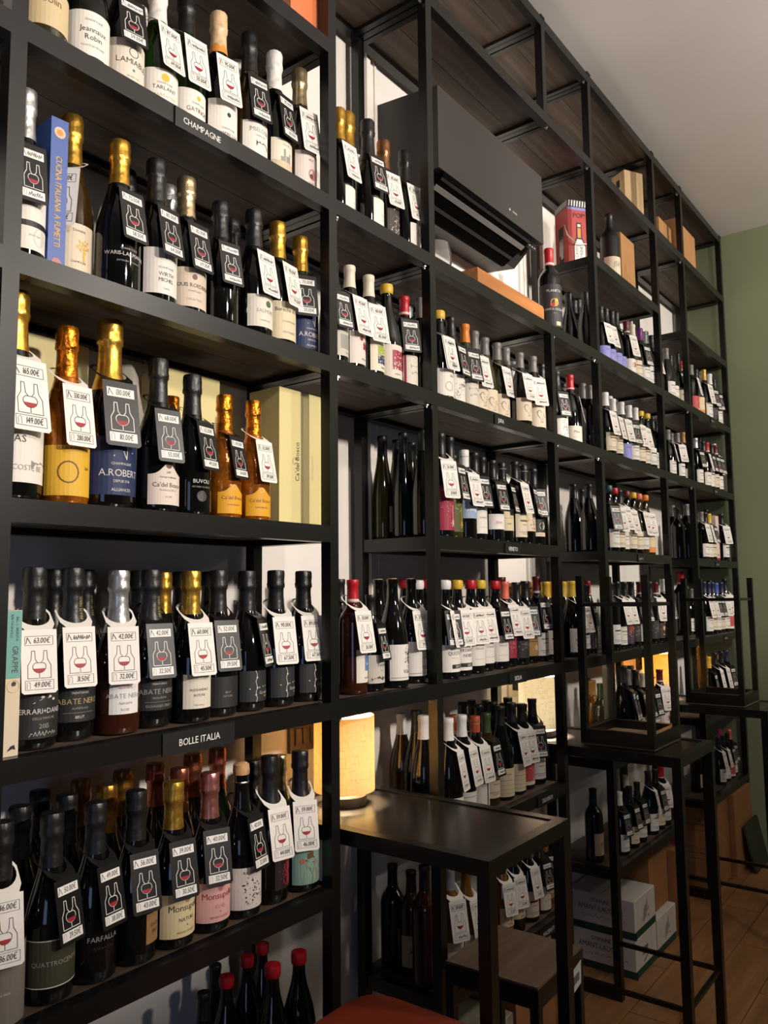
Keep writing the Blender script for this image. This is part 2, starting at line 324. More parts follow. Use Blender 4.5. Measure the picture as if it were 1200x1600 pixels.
# label designs: (paper rgb, z0, z1, arc width, operations)
WH = (232, 226, 216); CR = (228, 214, 182); BK = (24, 23, 23); NV = (30, 44, 84)
LAB = {
 'bolin': ((206, 184, 142), .03, .105, .10, [('t', 'Bolin', .020, .045, 'b')]),
 'jeaunaux': (WH, .022, .112, .10, [('t', 'CHAMPAGNE', .006, .070, 's'), ('t', 'Jeannaux', .015, .048, 'd'), ('t', 'Robin', .015, .032, 'd'), ('t', 'ECLATS DE MEULIERE', .005, .018, 's')]),
 'lamiable': ((226, 212, 196), .02, .112, .10, [('o', 0, .068, .010, 'd'), ('t', 'LAMIABLE', .0165, .042, 'd'), ('c', 0, .03, .003, 't'), ('t', 'GRAND CRU', .005, .014, 's')]),
 'tarlant': (WH, .02, .10, .095, [('c', 0, .062, .009, 'y'), ('t', 'CHAMPAGNE', .006, .047, 's'), ('t', 'TARLANT', .012, .034, 'd'), ('z', 0, .018, .05, .008, 'g')]),
 'gatinois': (WH, .02, .095, .10, [('c', 0, .06, .005, 'y'), ('t', 'CHAMPAGNE', .006, .046, 's'), ('t', 'GATINOIS', .013, .030, 'b'), ('t', 'AY GRAND CRU', .005, .016, 's')]),
 'corbon': (WH, .018, .11, .10, [('c', 0, .062, .005, 'k'), ('t', 'CHAMPAGNE', .006, .030, 's'), ('t', 'ALEXANDRE CORBON', .0085, .018, 'k')]),
 'selosse': (WH, .02, .10, .09, [('t', 'JMSELOSSE', .013, .058, 's'), ('t', 'CHAMPAGNE', .005, .048, 's'), ('rock', .008, .026, 'd')]),
 'castle': ((226, 218, 198), .02, .10, .09, [('r', -.045, .0, .045, .03, 'q'), ('castle', 0, .03, 's'), ('t', 'Extra Brut', .006, .066, 's')]),
 'swirl': ((222, 208, 202), .018, .105, .09, [('t', 'BRUT', .007, .066, 'p'), ('c', .004, .036, .013, 'p'), ('c', .0, .031, .006, 'b'), ('t', 'ROSE', .007, .012, 'p')]),
 'bw': (WH, .02, .125, .10, [('z', .005, .082, .03, .008, 'd'), ('band', .05, 'k'), ('r', -.05, .04, .05, .05, 'k'), ('c', .012, .024, .016, 'x'), ('t', 'extra brut', .006, .024, 's')]),
 'tree': ((224, 208, 182), .03, .11, .10, [('t', 'Domaine', .007, .066, 'b'), ('tree', .01, .034, 'y'), ('t', 'CHAMPAGNE', .005, .012, 'b')]),
 'waris': (None, .03, .09, .10, [('t', 'WARIS-LARMANDIER', .0105, .040, 'x'), ('t', 'CHAMPAGNE', .006, .052, 's'), ('t', 'particules crayeuses', .006, .028, 's')]),
 'wirth': ((228, 222, 214), .022, .115, .098, [('brush', 0, .072, 't'), ('t', 'CHAMPAGNE', .006, .052, 's'), ('t', 'WIRTH', .011, .037, 'd'), ('t', 'MICHEL', .011, .025, 'd'), ('t', 'Cuvee', .006, .010, 's')]),
 'roederer': ((214, 196, 178), .022, .105, .105, [('c', 0, .064, .006, 'b'), ('t', 'LOUIS ROEDERER', .0115, .042, 'd'), ('t', 'CHAMPAGNE', .005, .032, 's'), ('t', 'COLLECTION', .006, .014, 's')]),
 'salmon': ((224, 216, 202), .025, .10, .09, [('c', .008, .056, .008, 'e'), ('t', 'SALMON', .012, .034, 's'), ('t', 'CHAMPAGNE', .005, .014, 's')]),
 'bereche': ((222, 206, 172), .02, .11, .10, [('t', 'Bereche & Fils', .013, .066, 'd'), ('t', 'CHAMPAGNE', .007, .040, 's'), ('r', -.02, .014, .02, .020, 'q'), ('t', 'BRUT RESERVE', .005, .015, 's')]),
 'robert': (NV, .022, .115, .105, [('star', .004, .072, 'c'), ('t', 'CHAMPAGNE', .006, .048, 'x'), ('t', 'A.ROBERT', .016, .030, 'x'), ('t', 'DEPUIS 1741', .006, .020, 'x'), ('t', 'ALLIANCES', .007, .006, 'x')]),
 'coste': (WH, .025, .115, .11, [('t', 'GUERAS', .015, .058, 'k', -.02), ('rock', .035, .02, 's'), ('t', 'COSTE BE', .011, .018, 's', .012)]),
 'cristal': ((222, 172, 46), .015, .10, .11, [('t', 'LOUIS ROEDERER', .008, .078, 'b'), ('o', -.01, .04, .018, 'b'), ('t', '2014', .008, .046, 'b', .028)]),
 'bosco': ((224, 208, 196), .015, .098, .085, [('c', 0, .078, .0065, 'b'), ('t', '2017', .006, .062, 'd'), ('t', 'Vintage Collection', .005, .053, 'd'), ('t', "Ca'del Bosco", .0125, .035, 'd'), ('t', 'FRANCIACORTA', .005, .027, 's'), ('t', 'SATEN', .005, .014, 's')], 'arch'),
 'boscoy': ((222, 160, 24), .012, .085, .085, [('o', 0, .066, .0055, 'c'), ('t', "Ca'del Bosco", .0125, .035, 'b'), ('t', 'CUVEE PRESTIGE', .005, .02, 'b')], 'arch'),
 'buvoli': (None, .03, .09, .08, [('t', 'BUVOLI', .012, .040, 'x'), ('t', 'METODO CLASSICO', .005, .030, 's'), ('c', 0, .012, .012, 'd')]),
 'danese': ((34, 33, 32), .02, .10, .115, [('leaf', .0, .066, 'x'), ('t', 'FERRARI+DANESE', .0125, .042, 'x'), ('t', 'DELLE MARCHE', .006, .032, 's'), ('t', '2015', .011, .017, 's'), ('z', 0, .004, .05, .009, 'x')]),
 'abate': ((32, 31, 30), .035, .10, .10, [('t', 'TRENTODOC', .0055, .05, 'x'), ('t', 'ABATE NERO', .014, .032, 'g'), ('z', 0, .022, .03, .005, 's'), ('r', -.03, .016, .03, .0165, 's'), ('t', 'BRUT', .007, .006, 'x')]),
 'abated': ((32, 31, 30), .035, .10, .10, [('t', 'TRENTODOC', .0055, .05, 'x'), ('t', 'ABATE NERO', .014, .032, 's'), ('z', 0, .022, .03, .005, 's'), ('r', -.03, .016, .03, .0165, 's'), ('t', 'DOSAGGIO ZERO', .007, .006, 's')]),
 'abatew': ((228, 226, 222), .04, .10, .062, [('t', 'TRENTODOC', .005, .048, 'p'), ('t', 'ABATE NERO', .0125, .030, 's'), ('z', 0, .018, .025, .005, 's'), ('t', 'ROSE', .007, .006, 'p')]),
 'butussi': ((222, 212, 196), .03, .10, .07, [('t', 'METODO CLASSICO', .0045, .060, 's'), ('t', 'ALESSANDRO', .007, .036, 'd'), ('t', 'BUTUSSI', .007, .025, 'd'), ('t', 'Pinot Nero', .005, .006, 's')]),
 'chain': ((38, 38, 38), .022, .09, .095, [('chain', -.008, 0, 'x'), ('t', 'Ca dei Frati', .009, .016, 'x', .022), ('t', 'BRUT', .005, .009, 'y', .022)]),
 'plainblk': ((34, 33, 33), .02, .085, .09, [('t', 'BRUT', .006, .03, 's'), ('t', 'NATURE', .006, .022, 's')]),
 'greyl': ((120, 112, 104), .0, .13, .13, [('t', 'pas dose', .006, .05, 'x')]),
 'quattro': ((58, 56, 36), .03, .11, .12, [('r', -.06, .0, .06, .0018, 'x'), ('r', -.06, .0775, .06, .079, 'x'), ('t', 'QUATTROCENTO', .011, .036, 's')]),
 'farf': (None, .03, .10, .09, [('t', 'FARFALLA', .013, .045, 's'), ('z', 0, .03, .04, .006, 'd')]),
 'kraft': ((150, 112, 66), .035, .09, .05, [('t', 'EXTRA', .009, .03, 'd'), ('t', 'BRUT', .009, .018, 'd')]),
 'nature': ((222, 204, 158), .022, .105, .115, [('c', 0, .070, .006, 'g'), ('t', 'Monsupello', .018, .050, 'd'), ('t', 'NATURE', .010, .030, 'd'), ('c', 0, .022, .0015, 'r'), ('t', 'METODO CLASSICO', .005, .008, 'b')]),
 'rosel': ((222, 170, 164), .022, .10, .105, [('c', 0, .066, .006, 'p'), ('t', 'Monsupello', .018, .046, 'm'), ('t', 'ROSE', .010, .027, 'p'), ('c', 0, .020, .0015, 'm'), ('t', 'METODO CLASSICO', .005, .008, 'm')]),
 'splat': ((216, 206, 198), .02, .105, .10, [('t', 'RAVARIN', .008, .072, 'd'), ('splat', .004, .032, 'd')]),
 'redart': ((30, 22, 20), .03, .10, .07, [('splat', .0, .04, 'm'), ('c', .002, .045, .012, 'm'), ('c', .0, .02, .014, 'r')]),
 'rabbit': ((132, 164, 148), .018, .10, .09, [('rabbit', 0, 0, 'b')]),
 'fan': (WH, .0, .085, .08, [('t', 'Pierre', .007, .042, 's'), ('t', 'Extra Brut', .005, .03, 's')]),
 'yel': (WH, .01, .095, .085, [('wedge', -.015, .03, 'o'), ('t', 'Monte', .012, .055, 'd', .012), ('t', 'Brut', .006, .03, 's', .012)]),
 'dkscript': ((58, 42, 36), .02, .10, .08, [('t', 'Faccoli', .009, .055, 's'), ('splat', 0, .03, 'x')]),
 'floral': ((220, 208, 198), .018, .105, .09, [('blob', .008, .052, 'm'), ('t', 'Arbois', .007, .012, 'd')]),
 'blueyel': ((222, 214, 190), .018, .105, .085, [('r', -.02, .04, .03, .07, 'f'), ('r', -.02, .02, .03, .045, 'n'), ('splat', 0, .045, 'c'), ('t', 'ANNE', .007, .008, 'd')]),
 'collage': ((222, 210, 196), .015, .11, .085, [('r', -.018, .025, .028, .08, 'm'), ('splat', .004, .05, 'c'), ('t', 'MAISON', .006, .010, 'd')]),
 'sketch': ((214, 206, 190), .015, .105, .08, [('r', -.038, 0, -.03, .09, 'm'), ('rock', .008, .03, 's'), ('rock', .004, .05, 's')]),
 'greyp': ((96, 92, 88), .0, .09, .085, [('r', .01, .008, .02, .014, 'k')]),
 'garden': ((198, 190, 176), .02, .10, .085, [('r', -.03, .02, .03, .06, 's'), ('t', 'Domaine', .006, .008, 'd')]),
 'vinm': (WH, .055, .13, .075, [('t', 'Vinum', .012, .056, 'd'), ('splat', 0, .03, 'm'), ('r', -.03, .016, .03, .019, 'm')]),
 'sky': ((226, 218, 204), .03, .115, .075, [('r', -.01, .03, .03, .07, 'u'), ('rock', .012, .04, 'w'), ('c', .02, .07, .010, 'b'), ('t', 'ROSATO', .006, .010, 'd')]),
 'town': ((196, 188, 176), .025, .11, .10, [('t', 'Tecchie', .014, .05, 'k'), ('t', 'bianco', .006, .036, 's'), ('rock', 0, .008, 'd'), ('rock', -.02, .008, 'd'), ('rock', .02, .008, 'd')]),
 'vulc': ((226, 220, 212), .02, .115, .105, [('tree', .012, .06, 'd'), ('splat', .012, .05, 'd'), ('t', 'VULCA', .015, .018, 'k', .012), ('r', -.05, .006, .05, .008, 's')]),
 'bird': ((226, 208, 182), .015, .105, .085, [('bird', .006, .03, 'k')]),
 'glo': (WH, .015, .10, .085, [('t', 'GLO', .011, .06, 'd', .018), ('o', .004, .03, .014, 'p')]),
 'prim': (WH, .012, .10, .085, [('t', 'PRIM', .014, .05, 'd', .016), ('splat', -.004, .03, 's')]),
 'crim': ((150, 34, 62), .02, .145, .085, [('t', 'GARGANEGA', .009, .110, 'q'), ('splat', 0, .08, 'p'), ('flower', .016, .02, 'c')]),
 'olive': ((74, 76, 30), .02, .13, .08, [('splat', 0, .085, 'f'), ('flower', .014, .02, 'y')]),
 'bluesk': ((150, 168, 196), .07, .14, .08, [('rock', 0, .02, 'w'), ('c', 0, .05, .01, 'n')]),
 'pinkn': ((234, 226, 222), .045, .10, .08, [('t', 'doe', .018, .02, 'p')]),
 'creamt': ((218, 204, 166), .045, .125, .075, [('t', 'VINO', .008, .022, 'b'), ('r', -.02, .045, .02, .046, 'b')]),
 'orang': ((222, 206, 180), .05, .135, .075, [('wedge', -.02, .0, 'o'), ('splat', .014, .03, 'd')]),
 'face': ((222, 208, 186), .035, .10, .07, [('r', -.03, .015, .03, .065, 'k'), ('c', .006, .04, .015, 'c'), ('c', .010, .045, .003, 'k'), ('t', 'ritratto', .005, .005, 'd')]),
 'quota': (WH, .02, .10, .09, [('t', 'QUOTA', .014, .050, 'k', .004), ('t', 'vino rosso', .005, .040, 's'), ('r', -.01, .010, .032, .022, 'k'), ('t', '2022', .010, .0125, 'w', .012)]),
 'versante': (WH, .018, .105, .09, [('t', 'VERSANTE', .014, .056, 'k', .004), ('t', 'NORD', .014, .040, 'k', .010), ('r', -.02, .010, .036, .022, 'k'), ('t', '2022', .010, .0125, 'w', .014)]),
 'white': (WH, .025, .11, .085, [('t', 'Eduardo', .010, .05, 's'), ('r', -.02, .02, .02, .021, 's')]),
 'vert': ((54, 22, 24), .03, .12, .06, [('r', -.02, 0, .02, .09, 'm'), ('splat', 0, .05, 'p')]),
 'kraftb': ((170, 128, 70), .025, .09, .08, [('r', -.03, .05, .03, .052, 'd'), ('c', .01, .03, .01, 'q')]),
 'tenut': (WH, .0, .075, .08, [('t', 'Tenuta', .012, .022, 'k', .008), ('r', -.03, .06, .03, .062, 's')]),
 'ani': (WH, .0, .11, .085, [('t', 'ANI', .014, .085, 'm', .004), ('r', .015, .02, .022, .09, 'd'), ('o', .03, .05, .006, 'y')]),
 'creaml': ((222, 208, 172), .012, .10, .09, [('t', 'Morgon', .008, .068, 'b'), ('r', -.03, .05, .03, .0515, 's'), ('r', -.03, .036, .03, .0372, 's'), ('r', -.03, .022, .03, .0232, 's'), ('r', -.03, .01, .03, .0112, 's')]),
 'redl': ((196, 74, 78), .015, .105, .08, [('r', -.04, 0, .04, .012, 'c'), ('splat', .02, .03, 'c')]),
 'puma': ((228, 212, 204), .015, .115, .095, [('t', 'P U', .024, .066, 'm', .004), ('t', 'M A', .024, .036, 'm', .004), ('r', -.03, .02, .03, .021, 's'), ('r', -.03, .01, .03, .011, 's')]),
 'oldc': ((198, 178, 142), .03, .12, .10, [('r', -.03, .06, .03, .075, 'q'), ('rock', 0, .04, 'b')]),
 'lilac': ((142, 140, 206), .01, .085, .09, [('t', 'MALTA', .008, .055, 'n')]),
 'meo': ((222, 212, 196), .01, .075, .09, [('t', 'Meo', .015, .036, 'd'), ('r', -.02, .018, .02, .019, 's')]),
 'bluew': (WH, .01, .10, .085, [('splat', .01, .04, 'n')]),
 'ner': (WH, .02, .11, .085, [('t', 'NER', .013, .06, 'm'), ('splat', 0, .03, 'd')]),
 'oval': (BK, .02, .10, .09, [('c', 0, .035, .032, 'c')]),
 'fantasy': ((60, 44, 66), .02, .13, .085, [('blob', 0, .08, 'r'), ('blob', .01, .03, 'n'), ('splat', 0, .05, 'o')]),
 'dark': ((40, 34, 32), .025, .11, .08, [('splat', 0, .05, 's')]),
 'darkbrown': ((54, 38, 30), .025, .11, .08, [('blob', .006, .04, 'q'), ('splat', 0, .06, 'b')]),
 'arrow': (WH, .02, .135, .075, [('r', -.02, .07, .02, .078, 'm'), ('splat', .008, .03, 's')]),
 'tallw': (WH, .03, .17, .06, [('t', 'VERDE', .012, .10, 'd'), ('c', 0, .07, .004, 'k')]),
 'orangeb': ((226, 206, 164), .015, .125, .075, [('r', -.038, 0, .038, .025, 'o'), ('o', 0, .07, .012, 'o')]),
 'skull': (WH, .02, .10, .085, [('c', 0, .05, .013, 'r'), ('t', 'vino', .006, .01, 's')]),
 'planeta': ((44, 42, 44), .02, .165, .115, [('t', 'PLANETA', .012, .118, 'x'), ('c', 0, .082, .014, 'o'), ('c', -.008, .074, .008, 'm'), ('c', .006, .09, .006, 'y'), ('t', 'SANTA CECILIA', .010, .056, 'x'), ('t', '2020', .006, .044, 's'), ('r', .004, .005, .022, .018, 'q')]),
 'jsk': ((226, 212, 182), .02, .10, .10, [('t', 'JSK', .030, .038, 's', .01)]),
}
for i_, (rgb, ops) in enumerate((((230, 224, 214), 's'), ((224, 210, 180), 'b'), ((226, 222, 216), 'k'), ((214, 200, 176), 'd'), ((232, 228, 222), 'n'), ((220, 212, 204), 'm'))):
    LAB['g%d' % i_] = (rgb, .02+.004*(i_ % 3), .10+.006*(i_ % 4), .08, [('r', -.022, .055, .022, .061, ops), ('r', -.014, .042, .014, .045, 's'), ('r', -.026, .016, .026, .019, 's'), ('r', -.018, .010, .018, .0125, 's')])
LMESH = {}
def label_mesh(t, key):
    if (t, key) in LMESH: return LMESH[t, key]
    spec = LAB[key]; rgb, z0, z1, w, ops = spec[:5]; R = RAD[t]+.0005; m = MB(); rnd = random.Random(key)
    zmax = {'c': .124, 'b': .184, 'u': .116, 'h': .122}[t]; z1 = min(z1, zmax)
    hw = w/2
    def fm(off):
        r = R+off
        return lambda u, v: (r*math.sin(u/R), -r*math.cos(u/R), z0+v)
    if rgb:
        pm_ = paper(rgb)
        if len(spec) > 5:
            n = 16
            for i in range(n):
                ua, ub = -hw+w*i/n, -hw+w*(i+1)/n
                hgt = lambda u: (z1-z0)*(.72+.28*math.exp(-(u/(hw*.42))**2)) if z1 > z0 else 0
                f = fm(0); m.add([f(ua, 0), f(ub, 0), f(ub, hgt(ub)), f(ua, hgt(ua))], [(0, 1, 2, 3)], pm_)
        else: put_rect(m, -hw, 0, hw, z1-z0, fm(0), pm_)
    f = fm(.00035); H = z1-z0
    for op in ops:
        k = op[0]
        if k == 't':
            put_text(m, op[1], op[2], op[5] if len(op) > 5 else 0, op[3], f, ink(op[4]))
        elif k == 'r': put_rect(m, max(-hw, op[1]), max(0, op[2]), min(hw, op[3]), min(H, op[4]), fm(.0002), ink(op[5]))
        elif k == 'c':
            if op[2]+op[3] < H+.002: put_poly(m, disc(op[1], op[2], op[3]), fm(.0003+op[3]*.004), ink(op[4]))
        elif k == 'o': put_line(m, disc(op[1], op[2], op[3], 16)+[(op[1]+op[3], op[2])], op[3]*.14, f, ink(op[4]))
        elif k == 'z': squiggle(m, op[1], op[2], op[3], op[4], f, ink(op[5]), rnd, .0007)
        elif k == 'rock':
            pts = [(op[1]-.02, op[2])]; 
            for i in range(9): pts.append((op[1]-.02+.005*i, op[2]+rnd.uniform(.004, .014)))
            put_poly(m, pts+[(op[1]+.02, op[2])], f, ink(op[3]))
        elif k == 'castle':
            for (x, w_, h_) in ((-.012, .006, .028), (-.004, .012, .014), (.006, .005, .022), (-.02, .008, .010)): put_rect(m, op[1]+x, op[2], op[1]+x+w_, op[2]+h_, f, ink(op[3]))
        elif k == 'band': put_poly(m, [(-hw, op[1]), (hw*.6, op[1]-.012), (hw, op[1]-.03), (hw, op[1]-.014), (hw*.4, op[1]+.008), (-hw, op[1]+.018)], f, ink(op[2]))
        elif k == 'tree':
            put_rect(m, op[1]-.002, op[2]-.018, op[1]+.002, op[2], f, ink(op[3]))
            for i in range(26):
                a, r_ = rnd.uniform(0, 6.28), rnd.uniform(.002, .016); put_poly(m, disc(op[1]+r_*math.cos(a), op[2]+.008+r_*math.sin(a)*.8, rnd.uniform(.0012, .003), 6), f, ink(op[3]))
        elif k == 'splat':
            for i in range(70):
                x, y = rnd.gauss(op[1], .013), rnd.gauss(op[2], .018); r_ = rnd.uniform(.0004, .0022)
                if abs(x) < hw-.004 and .004 < y < H-.004: put_poly(m, disc(x, y, r_, 6), f, ink(op[3]))
        elif k == 'blob':
            for i in range(9): put_poly(m, disc(op[1]+rnd.gauss(0, .008), op[2]+rnd.gauss(0, .010), rnd.uniform(.004, .009), 8), f, ink(op[3]))
        elif k == 'brush':
            for i in range(7): put_poly(m, [(op[1]-.04, op[2]-.008+i*.001), (op[1]-.005, op[2]+.002+i*.0016), (op[1]+.034, op[2]+.012+i*.0007), (op[1], op[2]+.0005+i*.0016)], f, ink('t' if i % 2 else 'd'))
        elif k == 'star':
            u, v = op[1], op[2]; put_line(m, [(u-.018, v-.010), (u+.006, v+.014), (u+.004, v-.014), (u-.002, v-.002), (u+.018, v-.002)], .0012, f, ink(op[3]))
        elif k == 'leaf':
            put_line(m, [(-.02, op[2]-.006), (-.006, op[2]), (.008, op[2]+.002)], .0008, f, ink(op[3]))
            for (x, y) in ((.010, .004), (.018, -.001), (-.004, .004)): put_poly(m, disc(x, op[2]+y, .0034, 8, .7), f, ink(op[3]))
        elif k == 'chain':
            pts = [(op[1]+.0022*math.sin(i*1.9), i*H/9) for i in range(10)]; put_line(m, pts, .0012, f, ink(op[3]))
            for i in (2, 4, 7): put_poly(m, disc(pts[i][0], pts[i][1], .0022, 8), f, ink(op[3]))
            for x in (-.016, .008, .02, .03): put_poly(m, disc(op[1]+x, .03+x*.1, .0016, 6), f, ink(op[3]))
        elif k == 'bird':
            u, v = op[1], op[2]
            body = [(u-.016, v+.022), (u-.012, v+.032), (u-.004, v+.033), (u+.001, v+.026), (u+.014, v+.020), (u+.022, v+.008), (u+.008, v+.002), (u-.006, v+.004), (u-.013, v+.013), (u-.016, v+.022)]
            put_line(m, body, .0019, f, ink('k')); put_line(m, [(u-.020, v+.024), (u-.015, v+.027)], .001, f, ink('k'))
            for x in (-.002, .006): put_line(m, [(u+x, v+.003), (u+x+.003, v-.010), (u+x-.004, v-.014)], .0009, f, ink('k')); put_line(m, [(u+x+.003, v-.010), (u+x+.008, v-.013)], .0009, f, ink('k'))
            put_line(m, [(u-.002, v+.018), (u+.010, v+.010), (u+.016, v+.011)], .0009, f, ink('k')); put_poly(m, disc(u-.010, v+.027, .0012, 6), f, ink('k'))
        elif k == 'wedge':
            put_poly(m, [(op[1]-.012, op[2]), (op[1]+.022, op[2]), (op[1]+.03, op[2]+.02), (op[1]+.006, op[2]+.045), (op[1]-.002, op[2]+.03)], f, ink(op[3]))
        elif k == 'flower':
            for i in range(6):
                a = i*1.05; put_line(m, [(op[1], op[2]), (op[1]+.010*math.cos(a), op[2]+.010*math.sin(a))], .002, f, ink(op[3]))
            put_line(m, [(op[1], op[2]), (op[1]-.002, op[2]+.05)], .002, f, ink(op[3]))
        elif k == 'rabbit':
            put_poly(m, [(-.020, .001), (.022, .001), (.022, .022), (.014, .036), (-.002, .038), (-.016, .026)], f, mat('ochre_coat', (178, 124, 56), .6))
            put_line(m, [(-.002, .036), (.006, .018), (.004, .002)], .001, f, ink('b')); put_line(m, [(.010, .034), (.004, .022)], .001, f, ink('b'))
            f2 = fm(.0006); put_poly(m, [(-.010, .036), (.012, .036), (.022, .046), (.014, .054), (-.006, .054), (-.012, .046)], f2, mat('grey_fur', (150, 128, 104), .8))
            put_poly(m, disc(-.020, .053, .007, 8), f2, mat('ear_pink', (176, 112, 84), .8)); f3 = fm(.0009)
            put_poly(m, [(-.012, .052), (.012, .057), (.013, .060), (-.013, .055)], f3, ink('d')); put_poly(m, [(-.008, .056), (.008, .059), (.008, .073), (-.008, .069)], f3, ink('b'))
            put_poly(m, disc(.008, .048, .0016, 6), f3, ink('k'))
    LMESH[t, key] = m.mesh('label_print'); return LMESH[t, key]
# ------------------------------------------------------------------ price tags
TMESH = {}
def tag_card(t, white):
    k = (t, white)
    if k in TMESH: return TMESH[k]
    fy, fz = FOLD[t]; hw = .0295; L = .110; th = math.radians(11)
    pm_ = paper((236, 230, 222)) if white else mat('black_card', (20, 19, 20), .35)
    m = MB(); rh = .0265; n = 20; tilt = .62
    inn, out = [], []
    for i in range(n):
        a = 2*math.pi*i/n; c, s = math.cos(a), math.sin(a); q = 1/max(abs(c), abs(s)) if s < 0 else 1
        ox, oy = max(-hw, min(hw, c*.0315*q)), max(-fy, s*.0315*q)
        if s < -.7: oy = -fy
        inn.append((rh*c, rh*s, fz+tilt*(rh*s+fy))); out.append((ox, oy, fz+tilt*(oy+fy)))
    m.add(inn+out, [(i, (i+1) % n, n+(i+1) % n, n+i) for i in range(n)], pm_)
    c0, s0 = math.cos(th), math.sin(th)
    def fmo(off): return lambda u, v: (u, -fy-(L-v)*s0-off*c0, fz-(L-v)*c0+off*s0-.0)
    f = fmo(0); rr = .004
    put_poly(m, [(-hw, rr), (-hw+rr, 0), (hw-rr, 0), (hw, rr), (hw, L), (-hw, L)], f, pm_)
    f = fmo(.0004); ic = ink('k') if white else ink('w'); lw = .0009 if white else .0012
    for s in (-1, 1):
        x = s*.0105
        pts = [(s*.002, .026), (s*.019, .026), (s*.019, .048), (s*.0135, .058), (s*.0125, .073), (s*.0075, .073), (s*.0065, .058), (s*.003, .053)]
        put_line(m, pts, lw, f, ic)
    bowl = [(.011*math.sin(a), .046-.011*math.cos(a)*(1.0 if math.cos(a) > 0 else .72)) for a in [-2.5+5*i/12 for i in range(13)]]
    put_line(m, bowl+[bowl[0]], lw, f, ic); put_line(m, [(0, .035), (0, .026)], lw, f, ic)
    wine = [p for p in bowl if p[1] < .0465]
    put_poly(m, wine, fmo(.0007), ink('r'))
    TMESH[k] = m.mesh('tag_card'); return TMESH[k]
def tag_panel(t, white, up, text):
    k = (t, white, up, text if text != '~' else '~%d' % random.randrange(6))
    if k in TMESH: return TMESH[k]
    fy, fz = FOLD[t]; L = .110; th = math.radians(11); c0, s0 = math.cos(th), math.sin(th)
    def fmo(off): return lambda u, v: (u, -fy-(L-v)*s0-off*c0, fz-(L-v)*c0+off*s0)
    m = MB(); v0 = .083 if up else .007; h = .0155; w = .0232
    if white: put_line(m, [(-w, v0), (w, v0), (w, v0+h), (-w, v0+h), (-w, v0)], .0006, fmo(.0005), ink('k'))
    else: put_poly(m, [(-w, v0), (w, v0), (w, v0+h), (-w, v0+h)], fmo(.0005), paper((236, 232, 226)))
    f = fmo(.0009)
    if up: put_line(m, [(-w+.002, v0+.003), (-w+.004, v0+h-.002), (-w+.0095, v0+.003)], .0009, f, ink('k')); 
    else: put_line(m, [(-w+.003, v0+.002), (-w+.003, v0+h-.004), (-w+.006, v0+h-.002), (-w+.008, v0+h-.004), (-w+.008, v0+.002)], .0006, f, ink('s'))
    if text == '~': squiggle(m, .004, v0+.003, .029, .009, f, ink('k'), random.Random(k[3]), .0009)
    else: put_text(m, text+'€', .0135, .0048, v0+.0036, f, ink('k'), .72 if len(text) < 6 else .62, .12)
    TMESH[k] = m.mesh('price_panel'); return TMESH[k]
# ------------------------------------------------------------------ placing bottles
ORD = ['first', 'second', 'third', 'fourth', 'fifth', 'sixth', 'seventh', 'eighth', 'ninth', 'tenth', 'eleventh', 'twelfth', 'thirteenth', 'fourteenth', 'fifteenth', 'sixteenth']
ROWY = {'f': 1.347, 'g': 1.375, 'm': 1.435, 'b': 1.500}
ROWN = {'f': 'front row', 'g': 'front row', 'm': 'middle row', 'b': 'back row'}
CAPN = {'champ': 'champagne-gold', 'rosef': 'pink', 'dgold': 'dull gold', 'amberf': 'amber', 'dred': 'dark red', 'navy': 'dark blue', 'copper': 'copper'}
GLN = {'k': 'black', 'g': 'green', 'o': 'olive', 'b': 'brown', 'a': 'amber-wrapped', 'r': 'rose', 'y': 'golden', 'm': 'matte black'}
ALLB = []; BLOCKED = []
def is_free(X, Y, r, lv, tagged=False):
    if any(q[0] == lv and (q[1]-X)**2+(q[2]-Y)**2 < (q[3]+r+.0012)**2 for q in ALLB): return False
    for x in XP:
        for ya in (YF, YB):
            dx = max(x-T-X, 0, X-x); dy = max(ya-Y, 0, Y-ya-T)
            if dx*dx+dy*dy < (r+.0025)**2: return False
            if tagged and ya == YF and dx < .034 and Y-.061 < YF+T: return False
    for (l, xa, xb, ya, yb) in BLOCKED:
        if l == lv:
            dx = max(xa-X, 0, X-xb); dy = max(ya-Y, 0, Y-yb)
            if dx*dx+dy*dy < (r+.001)**2: return False
    return Y+r < YW-.003 and Y-r > YF+.001
def wscale(s): return s if s > 1.15 else min(s, 1.0)
